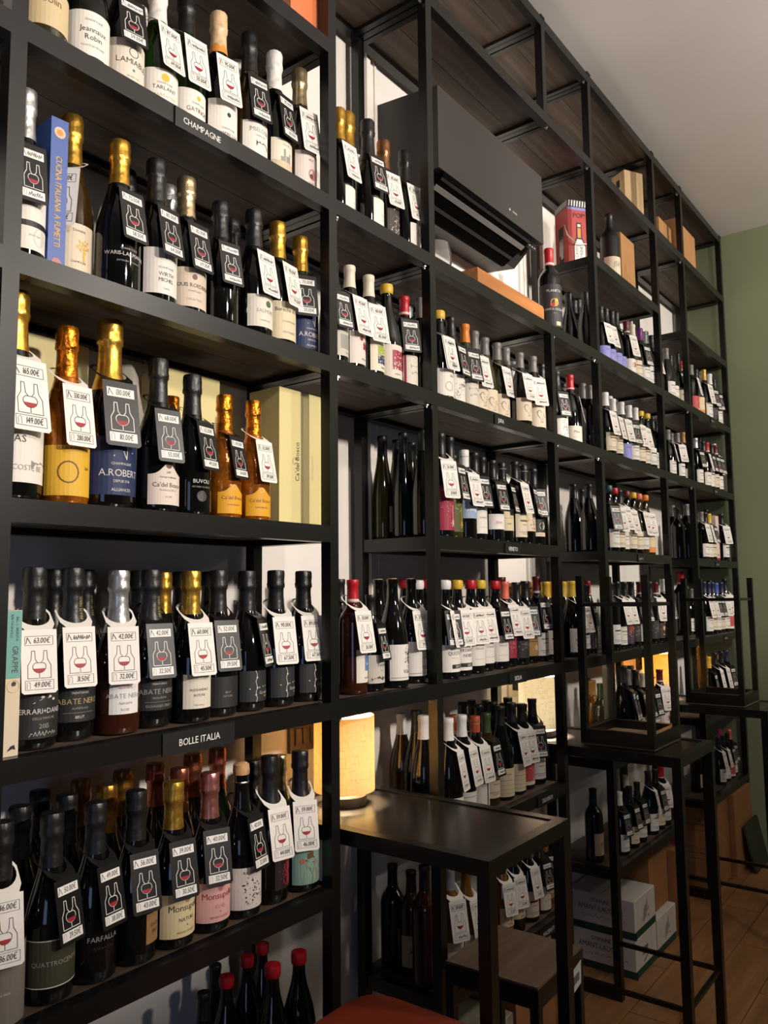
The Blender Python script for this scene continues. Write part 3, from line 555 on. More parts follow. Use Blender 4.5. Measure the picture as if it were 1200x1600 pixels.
def shelf(bay, lv, name, items):
    """items: (px x of the neck, px y of the top or 0, row letter or Y, shape, glass, cap, label key, price tag, [yaw, extra width])"""
    rows = {}
    for it in sorted(items, key=lambda q: ROWY.get(q[2], q[2])):
        px, py, row, t, g, cap, lab, tg = it[:8]; yaw = it[8] if len(it) > 8 else None; wd = it[9] if len(it) > 9 else 1
        Y0 = ROWY[row] if isinstance(row, str) else row; z = LV[lv]; best = None
        def at(Y):
            if py:
                P = at_y(px, py, Y); H = max(HT[t]*.86, min(HT[t]*1.32, P.z-z)); X = P.x
            else:
                H = HT[t]; X = at_y(px, 800, Y).x
                for _ in range(5):
                    q = proj((X, Y, z+.6*H)); X = at_y(px, q[1], Y).x
            r = RAD[t]*wscale(H/HT[t])*wd
            if bay == 7 or lv not in levels(bay+1): X = min(X, XP[bay+1]-r-(T+.004 if bay == 7 else .002))
            if lv not in levels(bay-1): X = max(X, XP[bay]+r-T+.002)
            return X, H, r
        cand = [(abs(k)*.003+abs(d)*1.6+(.001 if k < 0 else 0), k*.003, d) for k in range(-14, 34) for d in (0, .004, -.004, .008, -.008, .012, -.012, .018, -.018, .024, -.024)]
        for _, dy, dx in sorted(cand):
            X, H, r = at(Y0+dy)
            if is_free(X+dx, Y0+dy, r, lv, bool(tg)): best = (X+dx, Y0+dy, H, r); break
        if not best:
            X, H, r = at(Y0); best = (X, Y0, H, r)
            if (row in ('m', 'b') or bay == 7) and any(q[0] == lv and (q[1]-X)**2+(q[2]-Y0)**2 < (q[3]+r-.02)**2 for q in ALLB): continue
        X, Y, H, r = best; ALLB.append((lv, X, Y, r))
        rn = 'front row' if Y < 1.40 else 'middle row' if Y < 1.47 else 'back row'
        rows.setdefault(rn, []).append((X, Y, z+.0006, H, t, g, cap, lab, tg, yaw, wd))
    for rn, L in rows.items():
        L.sort(key=lambda q: q[0])
        for i, (X, Y, z, H, t, g, cap, lab, tg, yaw, wd) in enumerate(L):
            s = H/HT[t]; sx = wscale(s)*wd; ry = math.radians((yaw if yaw is not None else random.uniform(-14, 4))-(12 if bay >= 3 and abs(yaw or 0) < 35 else 0))
            c = cap.split(':')[-1]; c = CAPN.get(c, c)
            look = {'cork': 'bare-corked', 'plain': 'uncapped'}.get(c, c+'-topped')
            kind = {'c': 'sparkling bottle', 'h': 'slender bottle'}.get(t, 'wine bottle')
            o = empty('sparkling_bottle' if t == 'c' else 'wine_bottle', (X, Y, z), ry, (sx, sx, s))
            tag(o, '%s %s %s, %s from left in %s, %s' % (look, GLN[g], kind, ORD[min(i, 15)], rn, name), 'bottle', 'bottles on the shelving')
            link('glass_body', body_mesh(t, g), o)
            if cap != 'none': link('capsule', cap_mesh(t, cap), o)
            if lab: link('paper_label', label_mesh(t, lab), o)
            if tg:
                for q, one in enumerate(tg.split('|')):
                    wht = one[0] == 'W'; pr = (one[1:] or '~/~').split('/')
                    ty = (random.uniform(-10, 12) if lv <= 5 else random.uniform(-22, -4))+(q*10)
                    if '@' in pr[1]:
                        pr[1], a_ = pr[1].split('@'); ty = float(a_)
                        if bay >= 3: ty = ty*.75-20
                        elif bay == 2: ty = ty*.7-12
                    if (bay, lv) != (1, 3) and any(0 < x-T-X < .075 for x in XP): ty = min(ty, -30)
                    p = link('price_tag', tag_card(t, wht), None, (X, Y, z+.0015*q), (0, 0, math.radians(ty)), (sx, sx, s))
                    rd = [v for v in pr if v != '~']
                    tag(p, '%s price tag%s on %s bottle, %s, %s' % ('white' if wht else 'black', ' reading '+rd[0]+'€' if rd else '', ORD[min(i, 15)], rn, name), 'price tag', 'price tags hanging on bottle necks')
                    link('price_panel', tag_panel(t, wht, True, pr[0]), p); link('price_panel', tag_panel(t, wht, False, pr[1]), p)
# things that share the shelves with the bottles: level, x0, x1, y0, y1
BLOCKED += [(5, 1.388, 1.55, 1.373, 1.482), (4, .756, .7915, 1.322, 1.54), (6, at_y(16, 1100, 1.30).x-.014, at_y(16, 1100, 1.30).x+.019, 1.295, 1.390), (3, 2.31, 2.83, 1.345, 1.53)]
# ------------------------------------------------------------------ bottles, bay by bay
shelf(1, 3, 'CHAMPAGNE shelf', [
 (70, 0, 'f', 'c', 'o', 'gold', 'bolin', ''), (97, 0, 'm', 'c', 'k', 'black', '', ''), (136, 0, 'f', 'c', 'k', 'black', 'jeaunaux', ''),
 (192, 0, 'f', 'c', 'k', 'gold', 'lamiable', 'K~/59.00'), (246, 0, 'f', 'c', 'g', 'white', 'tarlant', 'W87.00/69.00'), (292, -8, 'f', 'c', 'g', 'black', 'gatinois', 'W~/55.00'),
 (340, 22, 'f', 'c', 'k', 'beige', 'corbon', 'W95.00/~'), (386, 52, 'f', 'c', 'b', 'black', 'selosse', 'K~/~'), (427, 83, 'f', 'c', 'k', 'white', 'castle', 'K85.00/68.00'),
 (468, 111, 'f', 'c', 'b', 'champ', 'swirl', 'W~/~'), (372, 100, 'b', 'c', 'k', 'white', '', ''), (215, 0, 'm', 'c', 'k', 'white', '', '')])
shelf(1, 4, 'shelf with blue book', [
 (43, 143, 'f', 'c', 'k', 'silver', 'bw', 'K~/~@-8', 5, .84), (127, 190, 1.392, 'c', 'b', 'gold', 'tree', 'W135.00/110.00@-50'), (188, 223, 'f', 'c', 'k', 'gold', 'waris', 'K75.00/58.50'),
 (213, 275, 'b', 'c', 'k', 'black', '', ''), (245, 252, 'f', 'c', 'k', 'black', 'wirth', 'K80.00/64.00'), (263, 292, 'm', 'c', 'k', 'silver', '', ''), (292, 280, 'f', 'c', 'k', 'champ', 'roederer', 'K85.00/69.00'),
 (345, 318, 'f', 'c', 'k', 'black', '', 'K~/~'), (363, 345, 'm', 'c', 'k', 'black', '', ''), (397, 330, 'f', 'c', 'k', 'black', 'salmon', 'W~/~'), (434, 349, 'f', 'c', 'k', 'gold', 'bereche', 'W95.00/79.00'),
 (470, 372, 'f', 'c', 'g', 'gold', 'robert', 'K70.00/55.00'), (320, 305, 'b', 'c', 'k', 'black', '', '')])
shelf(1, 5, 'shelf with cream gift boxes', [
 (25, 456, 'f', 'c', 'k', 'gold', 'coste', 'W165.00/149.00'), (106, 512, 1.355, 'c', 'a', 'amberf', 'cristal', 'W330.00/280.00'), (173, 502, 1.36, 'c', 'k', 'namec:gold', 'robert', 'K130.00/110.00'),
 (248, 562, 'f', 'c', 'k', 'black', 'bosco', 'K68.00/55.00'), (268, 620, 'm', 'c', 'a', 'amberf', '', ''), (301, 587, 'f', 'c', 'k', 'black', 'buvoli', 'K62.00/49.50'),
 (351, 618, 'f', 'c', 'a', 'amberf', 'boscoy', 'K69.00/54.00'), (396, 627, 'f', 'c', 'a', 'amberf', 'boscoy', 'W52.00/39.50')])
shelf(1, 6, 'BOLLE ITALIA shelf', [
 (40, 886, 'f', 'c', 'k', 'black', 'danese', 'W63.00/49.00'), (56, 889, 'm', 'c', 'k', 'black', '', ''), (115, 887, 'f', 'c', 'k', 'namea:black', 'abate', 'W~/31.50'), (85, 889, 'm', 'c', 'k', 'long:black', '', ''), (134, 890, 'm', 'c', 'k', 'namea:black', '', ''),
 (181, 891, 'f', 'c', 'r', 'long:silver', 'abatew', 'W42.00/32.00'), (163, 892, 'b', 'c', 'k', 'long:black', '', ''), (196, 893, 'b', 'c', 'k', 'black', '', ''), (237, 890, 'f', 'c', 'k', 'namea:black', 'abated', 'K42.00/32.50'), (219, 891, 'm', 'c', 'k', 'black', '', ''),
 (255, 894, 'm', 'c', 'k', 'gold', '', ''), (297, 892, 'f', 'c', 'k', 'gold', 'butussi', 'W60.00/45.50'), (283, 893, 'm', 'c', 'k', 'black', '', ''), (341, 891, 'f', 'c', 'k', 'black', 'plainblk', 'K52.00/39.50'), (327, 893, 'm', 'c', 'k', 'black', '', ''),
 (386, 892, 'f', 'c', 'k', 'black', 'chain', 'K~/~@24'), (431, 891, 'f', 'c', 'k', 'black', 'chain', 'W90.00/67.50'), (474, 892, 'f', 'c', 'k', 'black', 'chain', 'W89.00/67.50')])
shelf(1, 7, 'shelf under BOLLE ITALIA', [
 (2, 1283, 'f', 'c', 'k', 'black', 'greyl', 'W46.00/36.00'), (82, 1268, 'f', 'c', 'k', 'black', 'quattro', 'K50.00/39.50@14'), (150, 1252, 'f', 'c', 'k', 'black', 'farf', 'K49.00/38.00@10'), (213, 1234, 'f', 'c', 'k', 'black', 'kraft', 'K56.00/43.00', 28),
 (272, 1220, 'f', 'c', 'k', 'gold', 'nature', 'K39.00/30.50'), (328, 1206, 'f', 'c', 'k', 'rosef', 'rosel', 'K40.00/32.50'), (377, 1191, 'f', 'c', 'k', 'cork', 'splat', 'K40.00/32.00@12'), (421, 1180, 'f', 'c', 'k', 'long:black', 'redart', 'W59.00/44.00', 18), (469, 1172, 'f', 'c', 'k', 'long:black', 'rabbit', 'W59.00/46.00@6'),
 (32, 1258, 'm', 'c', 'k', 'black', '', ''), (63, 1234, 'b', 'c', 'k', 'black', '', ''), (105, 1240, 'm', 'c', 'k', 'black', '', ''), (127, 1217, 'b', 'c', 'k', 'dgold', '', ''), (168, 1225, 'm', 'c', 'k', 'dgold', '', ''), (190, 1203, 'b', 'c', 'k', 'dgold', '', ''),
 (243, 1192, 'b', 'c', 'k', 'copper', '', ''), (281, 1199, 'm', 'c', 'k', 'copper', '', ''), (297, 1178, 'b', 'c', 'k', 'copper', '', ''), (340, 1168, 'b', 'c', 'g', 'copper', '', ''), (395, 1187, 'm', 'c', 'k', 'black', '', ''), (437, 1179, 'm', 'c', 'o', 'champ', '', '')])
shelf(1, 8, 'lowest shelf beside red seat', [
 (467, 1486, 'f', 'u', 'k', 'wax:red', '', ''), (426, 1506, 'f', 'u', 'k', 'wax:red', '', ''), (354, 1524, 'm', 'u', 'k', 'wax:red', '', ''), (431, 1474, 'b', 'u', 'k', 'wax:red', '', ''), (386, 1493, 'b', 'u', 'k', 'wax:red', '', ''), (318, 1552, 'm', 'u', 'k', 'black', '', ''), (336, 1545, 'b', 'u', 'k', 'black', '', '')])
shelf(2, 3, 'shelf left of air conditioner', [
 (529, 172, 1.36, 'c', 'k', 'gold', 'fan', 'W~/~', 25), (541, 179, 1.42, 'c', 'k', 'gold', 'fan', 'W86.00/69.00@-2', 20), (574, 190, 'f', 'c', 'k', 'long:black', 'fan', 'K~/59.00@4', 20), (599, 222, 'f', 'c', 'k', 'bronze', 'dkscript', 'W85.00/65.00@2', 10), (632, 238, 'f', 'c', 'k', 'black', 'yel', 'W105.00/85.00@4', 20)])
shelf(2, 4, 'narrow shelf left of JURA', [
 (522, 412, 'g', 'u', 'k', 'black', 'garden', 'K~/~', 20), (546, 417, 'f', 'u', 'k', 'cream', 'floral', 'W95.00/~@14', 10), (576, 432, 'f', 'u', 'k', 'cream', 'blueyel', 'W100.00/85.00@-4', 10), (604, 446, 'f', 'u', 'k', 'wax:yellow', 'collage', '', -8), (628, 463, 'f', 'b', 'k', 'red', 'sketch', 'K~/~@48', -4), (657, 467, 'f', 'u', 'k', 'grey', 'greyp', '', 5), (649, 497, 'm', 'b', 'k', 'black', '', ''), (636, 478, 'b', 'b', 'k', 'silver', '', '')])
shelf(2, 6, 'shelf above near table lamp', [
 (530, 905, 'g', 'b', 'k', 'black', 'vinm', '', 12), (551, 906, 'f', 'b', 'r', 'red', 'sky', 'W33.00/26.50@8', 18), (579, 945, 'f', 'u', 'k', 'black', 'town', 'K~/19.00@30', 5), (613, 904, 'f', 'u', 'k', 'plain', 'vulc', '', 5), (642, 904, 'f', 'u', 'k', 'plain', 'vulc', 'W37.00/29.50@0', 5),
 (591, 905, 'm', 'u', 'k', 'plain', '', ''), (602, 906, 'b', 'u', 'k', 'black', '', ''), (632, 906, 'b', 'u', 'k', 'wax:red', '', ''), (653, 907, 'm', 'u', 'k', 'wax:white', '', ''), (666, 906, 'm', 'u', 'k', 'wax:red', '', ''), (473, 895, 1.475, 'b', 'k', 'red', '', '')])
shelf(3, 3, 'shelf below air conditioner', [(857, 390, 'f', 'b', 'k', 'red', 'planeta', '', -30)])
shelf(3, 4, 'JURA shelf', [
 (686, 487, 'f', 'u', 'k', 'wax:yellow', 'glo', 'W~/~@14|W~/51.00@20', -8), (704, 497, 'f', 'u', 'k', 'black', 'prim', 'K~/~@30', -4), (726, 508, 'f', 'u', 'g', 'orange', 'sketch', 'K~/~@6', -10), (741, 519, 'f', 'u', 'k', 'grey', 'bird', 'W~/~@12', -12),
 (757, 529, 'f', 'u', 'o', 'grey', 'bird', '', -18), (776, 537, 'f', 'u', 'o', 'grey', 'bird', 'W~/~@22', -18), (790, 545, 'f', 'u', 'o', 'grey', 'bird', 'W~/~@14', -16), (811, 552, 'f', 'u', 'k', 'grey', 'bird', 'W~/47.00@8', -18), (832, 558, 'f', 'u', 'k', 'grey', 'bird', 'W~/~@18', -22), (846, 570, 'f', 'u', 'k', 'black', 'bird', 'K~/~@-4', -14),
 (749, 540, 'b', 'u', 'k', 'grey', '', ''), (801, 566, 'm', 'u', 'k', 'grey', '', ''), (841, 580, 'm', 'b', 'k', 'black', '', '')])
shelf(3, 5, 'VENETO shelf', [
 (688, 678, 'f', 'b', 'k', 'black', 'crim', 'W26.00/21.00@0', -6), (702, 684, 'f', 'b', 'o', 'black', 'olive', 'K~/~@34', -4), (725, 704, 'f', 'b', 'k', 'screw:white', 'bluesk', 'W~/~@16', -10), (741, 708, 'f', 'b', 'k', 'black', 'white', 'K~/~@8', 0), (769, 720, 'f', 'b', 'k', 'black', 'pinkn', 'K~/~@10', -16), (784, 724, 'f', 'b', 'k', 'screw:black', 'creamt', 'K~/~@42', -12), (804, 722, 'f', 'b', 'k', 'black', 'g1', 'W~/~@24', 6), (818, 728, 'f', 'b', 'k', 'screw:black', 'orang', 'K~/~@44', -8), (832, 733, 'f', 'b', 'k', 'black', 'face', 'K~/~@-4', -10), (848, 736, 'f', 'b', 'k', 'black', 'creamt', 'K~/~@30', 6),
 (708, 712, 'm', 'b', 'k', 'black', '', ''), (753, 715, 'm', 'b', 'b', 'black', '', ''), (717, 725, 'b', 'b', 'k', 'black', '', ''),
 (597, 682, 1.525, 'h', 'o', 'black', 'g1', '', 40), (620, 688, 1.52, 'h', 'o', 'black', '', '', 0), (630, 677, 1.43, 'h', 'k', 'black', 'g1', '', 46), (643, 692, 1.46, 'h', 'o', 'black', '', ''), (660, 673, 1.36, 'h', 'k', 'black', 'g1', '', 50)])
shelf(3, 6, 'SICILIA shelf', [
 (695, 907, 'f', 'u', 'k', 'wax:white', 'quota', 'W~/~@26|K~/~@-2', -6), (714, 907, 'f', 'u', 'k', 'wax:yellow', 'versante', 'W44.00/32.00@-6', -10), (735, 907, 'f', 'u', 'k', 'wax:red', 'white', 'W~/~@0', -6), (750, 907, 'f', 'u', 'k', 'wax:yellow', 'white', 'W~/~@2', 2), (773, 908, 'f', 'u', 'k', 'wax:red', 'white', 'K~/~@18', -10), (788, 909, 'f', 'b', 'k', 'salmon', 'vert', 'W~/~@12', 0), (806, 910, 'f', 'u', 'k', 'black', 'dark', 'W~/~@8', 0), (820, 908, 'f', 'u', 'k', 'black', 'kraftb', 'K~/~@22', -6), (838, 901, 'f', 'b', 'k', 'dred', 'g0', 'K~/~@2', 0), (853, 909, 'f', 'u', 'k', 'yellow', 'g3', 'W~/~@40', 0),
 (703, 909, 'b', 'u', 'k', 'wax:red', '', ''), (783, 902, 'b', 'b', 'k', 'dred', '', ''), (797, 911, 'm', 'u', 'k', 'tan', '', ''), (813, 910, 'b', 'u', 'k', 'yellow', '', ''), (829, 909, 'm', 'u', 'k', 'tan', '', ''), (846, 910, 'm', 'u', 'k', 'yellow', '', ''), (860, 909, 'm', 'u', 'k', 'orange', '', '')])
shelf(3, 7, 'DELIVEROI shelf', [
 (700, 1122, 'f', 'u', 'k', 'white', 'tenut', 'W~/~@44', -4), (721, 1117, 'f', 'u', 'k', 'white', 'tenut', 'W~/~@34', -14), (742, 1119, 'f', 'u', 'k', 'screw:copper', 'ani', 'W~/~@20', -12), (759, 1114, 'f', 'u', 'b', 'green', 'g1', 'K~/~@28', 0), (781, 1103, 'f', 'u', 'k', 'black', 'creaml', '', -14), (799, 1098, 'f', 'u', 'k', 'black', 'creaml', 'W~/~@28', -8), (814, 1099, 'f', 'u', 'k', 'black', 'redl', 'W~/~@8', -4), (831, 1091, 'f', 'u', 'k', 'black', 'g0', 'K~/~@18', -8), (850, 1092, 'f', 'u', 'b', 'black', 'puma', 'W~/~@22', -16),
 (709, 1117, 'm', 'u', 'k', 'copper', '', ''), (723, 1097, 'b', 'u', 'k', 'black', '', ''), (737, 1094, 'b', 'u', 'k', 'black', '', ''), (748, 1101, 'm', 'u', 'k', 'black', '', ''), (759, 1094, 'b', 'u', 'k', 'black', '', ''), (770, 1097, 'm', 'u', 'k', 'black', '', ''), (787, 1086, 'b', 'u', 'k', 'black', '', ''), (797, 1089, 'm', 'u', 'k', 'black', '', ''), (821, 1090, 'm', 'u', 'k', 'dred', '', ''),
 (627, 1115, 1.50, 'u', 'b', 'white', 'g0', '', 60), (661, 1118, 1.40, 'u', 'k', 'white', '', '', 60), (650, 1110, 1.46, 'u', 'k', 'black', '', '')])
shelf(3, 8, 'MACERATI shelf', [
 (702, 1355, 'f', 'b', 'y', 'silver', 'g0', 'W39.00/~@-4', 0), (727, 1355, 'f', 'u', 'y', 'plain', 'g0', 'W~/~@20', 0), (783, 1340, 'f', 'u', 'y', 'black', 'orang', 'W~/35.00@0', -10), (801, 1332, 'f', 'u', 'k', 'black', 'orang', 'W~/35.50@0', -10), (823, 1322, 'f', 'u', 'k', 'black', 'g3', 'W38.00/29.00@12', -10), (842, 1315, 'f', 'u', 'b', 'black', 'sketch', 'K~/~@8', -10), (857, 1310, 'f', 'u', 'y', 'tan', 'kraftb', 'K~/~@16', -10), (868, 1306, 'f', 'u', 'y', 'tan', 'g1', 'W~/~@28', -10),
 (613, 1350, 1.51, 'b', 'b', 'black', 'oldc', '', 46), (642, 1360, 1.40, 'b', 'b', 'black', 'oldc', '', -20), (663, 1352, 1.37, 'b', 'r', 'black', 'g1', '', 50)])
shelf(4, 3, 'shelf right of air conditioner', [(888, 458, 'm', 'u', 'k', 'black', '', ''), (903, 468, 'b', 'u', 'k', 'black', '', ''), (914, 457, 'f', 'u', 'k', 'black', 'lilac', '', 30), (897, 470, 'm', 'b', 'k', 'black', '', '')])
shelf(4, 4, 'narrow shelf right of JURA', [(869, 581, 'f', 'u', 'k', 'black', 'bluew', 'K~/~@-6', -8), (890, 587, 'f', 'u', 'k', 'red', 'meo', 'W~/~@52', -20), (910, 600, 'm', 'b', 'k', 'grey', 'g3', '', 0), (920, 603, 'f', 'b', 'k', 'grey', 'dark', '', 0), (880, 600, 'b', 'b', 'k', 'black', '', '')])
shelf(4, 6, 'narrow shelf right of SICILIA', [(879, 909, 'm', 'u', 'k', 'yellow', '', ''), (892, 908, 'f', 'u', 'k', 'yellow', 'ner', 'W~/~@30', -10), (903, 912, 'f', 'u', 'k', 'yellow', 'g2', 'W~/~@24', -10), (915, 914, 'f', 'u', 'k', 'black', 'oval', 'K~/~@40', -10), (917, 908, 'b', 'u', 'k', 'red', '', ''), (905, 912, 'b', 'u', 'k', 'black', '', '')])
shelf(5, 2, 'shelf with red illustrated box', [(951, 336, 'f', 'b', 'm', 'black', 'jsk', '', -24, 1.15)])
shelf(5, 3, 'shelf of lilac labels', [(938, 480, 'f', 'u', 'k', 'black', 'lilac', 'W~/~@10', -10), (946, 483, 'f', 'u', 'k', 'black', 'lilac', 'W~/~@16', -10), (955, 487, 'f', 'u', 'k', 'black', 'lilac', '', -16), (962, 489, 'f', 'u', 'k', 'black', 'lilac', 'K~/~@52', -20), (978, 503, 'f', 'b', 'k', 'dred', 'skull', 'W~/~@4', 0), (987, 508, 'f', 'u', 'k', 'cream', 'g1', '', -10), (999, 514, 'f', 'u', 'k', 'purple', 'g0', 'K~/~@6', 0), (1008, 519, 'f', 'u', 'k', 'silver', 'g2', '', 0), (1017, 525, 'f', 'u', 'k', 'black', 'dark', 'W~/~@20', 0)])
shelf(5, 4, 'shelf below lilac labels', [(945, 614, 'f', 'u', 'k', 'white', 'g1', 'W~/~@14', -4), (951, 620, 'm', 'u', 'k', 'white', '', ''), (961, 625, 'm', 'b', 'k', 'black', '', ''), (957, 624, 'f', 'u', 'k', 'white', 'g1', 'W~/~@24', -4), (970, 629, 'f', 'u', 'k', 'white', 'lilac', 'W~/~@8', -8), (982, 634, 'f', 'u', 'k', 'white', 'g0', 'K~/~@4', -6), (992, 638, 'f', 'u', 'k', 'white', 'g1', 'W~/~@6', -6), (1000, 643, 'f', 'u', 'k', 'wax:yellow', 'g1', 'W~/~@10', -6), (1010, 647, 'f', 'u', 'k', 'wax:yellow', 'g2', '', -6), (1018, 652, 'f', 'b', 'k', 'black', 'g0', 'K~/~@26', -6), (1025, 660, 'm', 'b', 'k', 'black', '', '')])
shelf(5, 5, 'shelf of coloured wax tops', [(950, 759, 'f', 'u', 'k', 'wax:teal', 'g0', 'K~/~@-4', -4), (959, 763, 'f', 'u', 'k', 'wax:red', 'g1', 'W~/~@10', -6), (967, 766, 'f', 'b', 'k', 'black', 'g0', 'W~/~@10', -6), (978, 768, 'f', 'u', 'k', 'wax:dred', 'g1', 'W~/~@12', -8), (988, 770, 'f', 'u', 'k', 'wax:yellow', 'g1', '', -10), (997, 772, 'f', 'u', 'b', 'wax:salmon', 'g2', 'W~/~@16', -6), (1007, 774, 'f', 'u', 'b', 'wax:orange', 'orangeb', 'W~/~@14', -8), (1017, 777, 'f', 'u', 'b', 'wax:dred', 'g3', 'K~/~@30', -6), (1025, 791, 'm', 'b', 'k', 'black', 'arrow', '', -6),
 (895, 757, 1.45, 'u', 'k', 'black', 'g1', '', 50), (915, 756, 1.36, 'u', 'k', 'black', 'g0', '', 60), (908, 765, 1.49, 'u', 'k', 'black', '', '')])
shelf(5, 6, 'shelf above far lamps', [(953, 910, 'f', 'b', 'k', 'black', 'g2', '', 0), (963, 909, 'f', 'b', 'k', 'black', 'g0', 'W~/~@20', 0), (974, 909, 'f', 'b', 'k', 'black', 'fantasy', 'W~/~@14', -10), (985, 909, 'f', 'b', 'k', 'black', 'dark', 'K~/~@30', -6), (999, 909, 'f', 'b', 'k', 'dred', 'skull', 'K~/~@10', -8), (1014, 909, 'f', 'b', 'k', 'black', 'dark', '', 0), (1024, 910, 'f', 'b', 'k', 'dred', 'darkbrown', 'W~/~@12', -8), (1036, 905, 'f', 'b', 'k', 'white', 'darkbrown', 'W~/~@20', -6)])
shelf(5, 7, 'shelf behind inverted stool', [(972, 1040, 'f', 'u', 'k', 'black', '', 'K~/~@44', 0), (980, 1046, 'f', 'u', 'k', 'grey', '', 'K~/~@44', 0), (992, 1047, 'f', 'u', 'k', 'black', 'g0', 'K~/~@40', 0), (1004, 1052, 'f', 'u', 'k', 'cream', 'g1', 'K~/~@20', 0), (1014, 1049, 'f', 'u', 'k', 'cream', 'g0', 'K~/~@16', 0), (1030, 1046, 'f', 'b', 'k', 'dred', 'skull', 'W~/~@8', 0), (997, 1040, 'b', 'u', 'k', 'black', '', ''), (985, 1040, 'b', 'u', 'k', 'green', '', ''),
 (917, 1057, 1.44, 'h', 'b', 'black', '', ''), (925, 1063, 1.42, 'b', 'y', 'tan', '', ''), (938, 1068, 1.37, 'b', 'o', 'green', '', '')])
shelf(5, 8, 'shelf above white cartons', [(970, 1320, 'f', 'u', 'k', 'white', 'g0', 'K~/~@10', 0), (978, 1216, 'm', 'u', 'k', 'cream', 'g1', '', 0), (986, 1312, 'f', 'u', 'k', 'black', 'g1', 'K~/~@16', 0), (998, 1300, 'f', 'u', 'k', 'black', 'g2', 'K~/~@16', 0), (1012, 1205, 'f', 'u', 'k', 'black', 'g0', 'W~/~@40', 0), (1023, 1202, 'f', 'u', 'k', 'black', 'g1', 'K~/~@18', 0), (1032, 1196, 'f', 'u', 'k', 'red', 'g2', 'W~/~@14', 0), (1048, 1198, 'f', 'u', 'k', 'black', 'dark', 'K~/~@14', 0), (926, 1232, 1.40, 'b', 'k', 'black', 'oldc', '', 20)])
shelf(6, 3, 'far narrow bay upper shelf', [(1040, 545, 'f', 'u', 'k', 'grey', 'g0', '', 0), (1047, 556, 'f', 'u', 'k', 'black', 'g0', '', 0), (1058, 553, 'f', 'h', 'k', 'black', 'g3', 'K~/~@4', 0), (1064, 565, 'f', 'b', 'k', 'red', 'g2', '', 0)])
shelf(6, 4, 'far narrow bay middle shelf', [(1043, 672, 'f', 'u', 'k', 'grey', 'g0', 'W~/~@40', 0), (1048, 678, 'm', 'u', 'k', 'grey', '', ''), (1058, 677, 'f', 'b', 'k', 'grey', 'g4', 'W~/~@40', 0), (1066, 676, 'f', 'u', 'k', 'tan', 'meo', 'K~/~@2', 0)])
shelf(6, 6, 'far narrow bay lower shelf', [(1063, 893, 'm', 'b', 'k', 'red', '', ''), (1073, 918, 'm', 'u', 'k', 'black', 'g0', '', 0), (1080, 920, 'm', 'b', 'k', 'grey', '', '')])
shelf(7, 3, 'end bay top bottle shelf', [(1079, 571, 'f', 'b', 'k', 'grey', 'redl', 'W~/~@30', 0), (1087, 578, 'f', 'u', 'k', 'black', 'orangeb', '', 0), (1099, 578, 'f', 'u', 'k', 'gold', 'g0', 'W~/~@10', 0), (1108, 585, 'f', 'u', 'k', 'white', 'dark', 'K~/~@6', 0), (1117, 595, 'f', 'u', 'k', 'black', 'g0', 'K~/~@6', 0), (1103, 582, 'm', 'u', 'k', 'silver', '', ''), (1124, 604, 'f', 'b', 'k', 'black', '', 'K~/~@40', 0)])
shelf(7, 4, 'end bay second bottle shelf', [(1086, 685, 'f', 'b', 'k', 'silver', 'g0', 'K~/~@6', 0), (1098, 690, 'f', 'b', 'k', 'black', 'g0', 'W~/~@30', 0), (1104, 692, 'f', 'b', 'k', 'red', 'arrow', 'K~/~@20', 0), (1111, 694, 'f', 'b', 'k', 'black', 'g1', 'K~/~@14', 0), (1117, 696, 'f', 'b', 'k', 'dred', 'g0', 'K~/~@14', 0), (1125, 699, 'f', 'b', 'k', 'white', 'g2', 'W~/~@18', 0), (1132, 702, 'f', 'b', 'k', 'black', 'g1', 'W~/~@22', 0)])
shelf(7, 5, 'end bay third bottle shelf', [(1095, 800, 'f', 'b', 'k', 'grey', 'g0', 'W~/~@10', 0), (1101, 801, 'f', 'b', 'k', 'black', 'g0', 'W~/~@30', 0), (1107, 803, 'f', 'b', 'k', 'yellow', 'g1', 'K~/~@20', 0), (1120, 801, 'm', 'b', 'k', 'black', '', ''), (1128, 804, 'm', 'b', 'k', 'yellow', '', ''), (1137, 806, 'f', 'b', 'k', 'black', 'g2', 'W~/~@40', 0),
 (1050, 790, 1.42, 'b', 'k', 'grey', 'tallw', '', 40), (1058, 794, 1.40, 'b', 'k', 'black', '', ''), (1072, 788, 1.36, 'b', 'k', 'grey', 'tallw', '', 40)])
shelf(7, 6, 'end bay fourth bottle shelf', [(1099, 909, 'f', 'u', 'k', 'navy', 'g0', 'W~/~@14', 0), (1106, 910, 'f', 'u', 'k', 'navy', 'g1', 'W~/~@20', 0), (1112, 910, 'f', 'u', 'k', 'navy', 'g0', 'K~/~@10', 0), (1118, 911, 'f', 'u', 'k', 'blue', 'g3', 'K~/~@20', 0), (1126, 910, 'f', 'u', 'k', 'navy', 'g0', 'W~/~@6', 0), (1134, 905, 'f', 'u', 'k', 'black', 'redl', 'W~/~@14', 0), (1143, 908, 'f', 'u', 'k', 'black', 'g0', 'W~/~@18', 0)])
shelf(7, 7, 'end bay shelf behind stool', [(1106, 1026, 'f', 'u', 'k', 'yellow', '', 'K~/~@30', 0), (1116, 1020, 'f', 'u', 'k', 'black', '', 'W~/~@24', 0), (1126, 1018, 'f', 'u', 'k', 'black', '', 'W~/~@20', 0), (1134, 1016, 'f', 'u', 'k', 'navy', '', 'K~/~@10', 0), (1142, 1018, 'f', 'u', 'k', 'wax:orange', '', 'K~/~@6', 0), (1150, 1018, 'f', 'u', 'k', 'black', 'g0', 'K~/~@10', 0)])
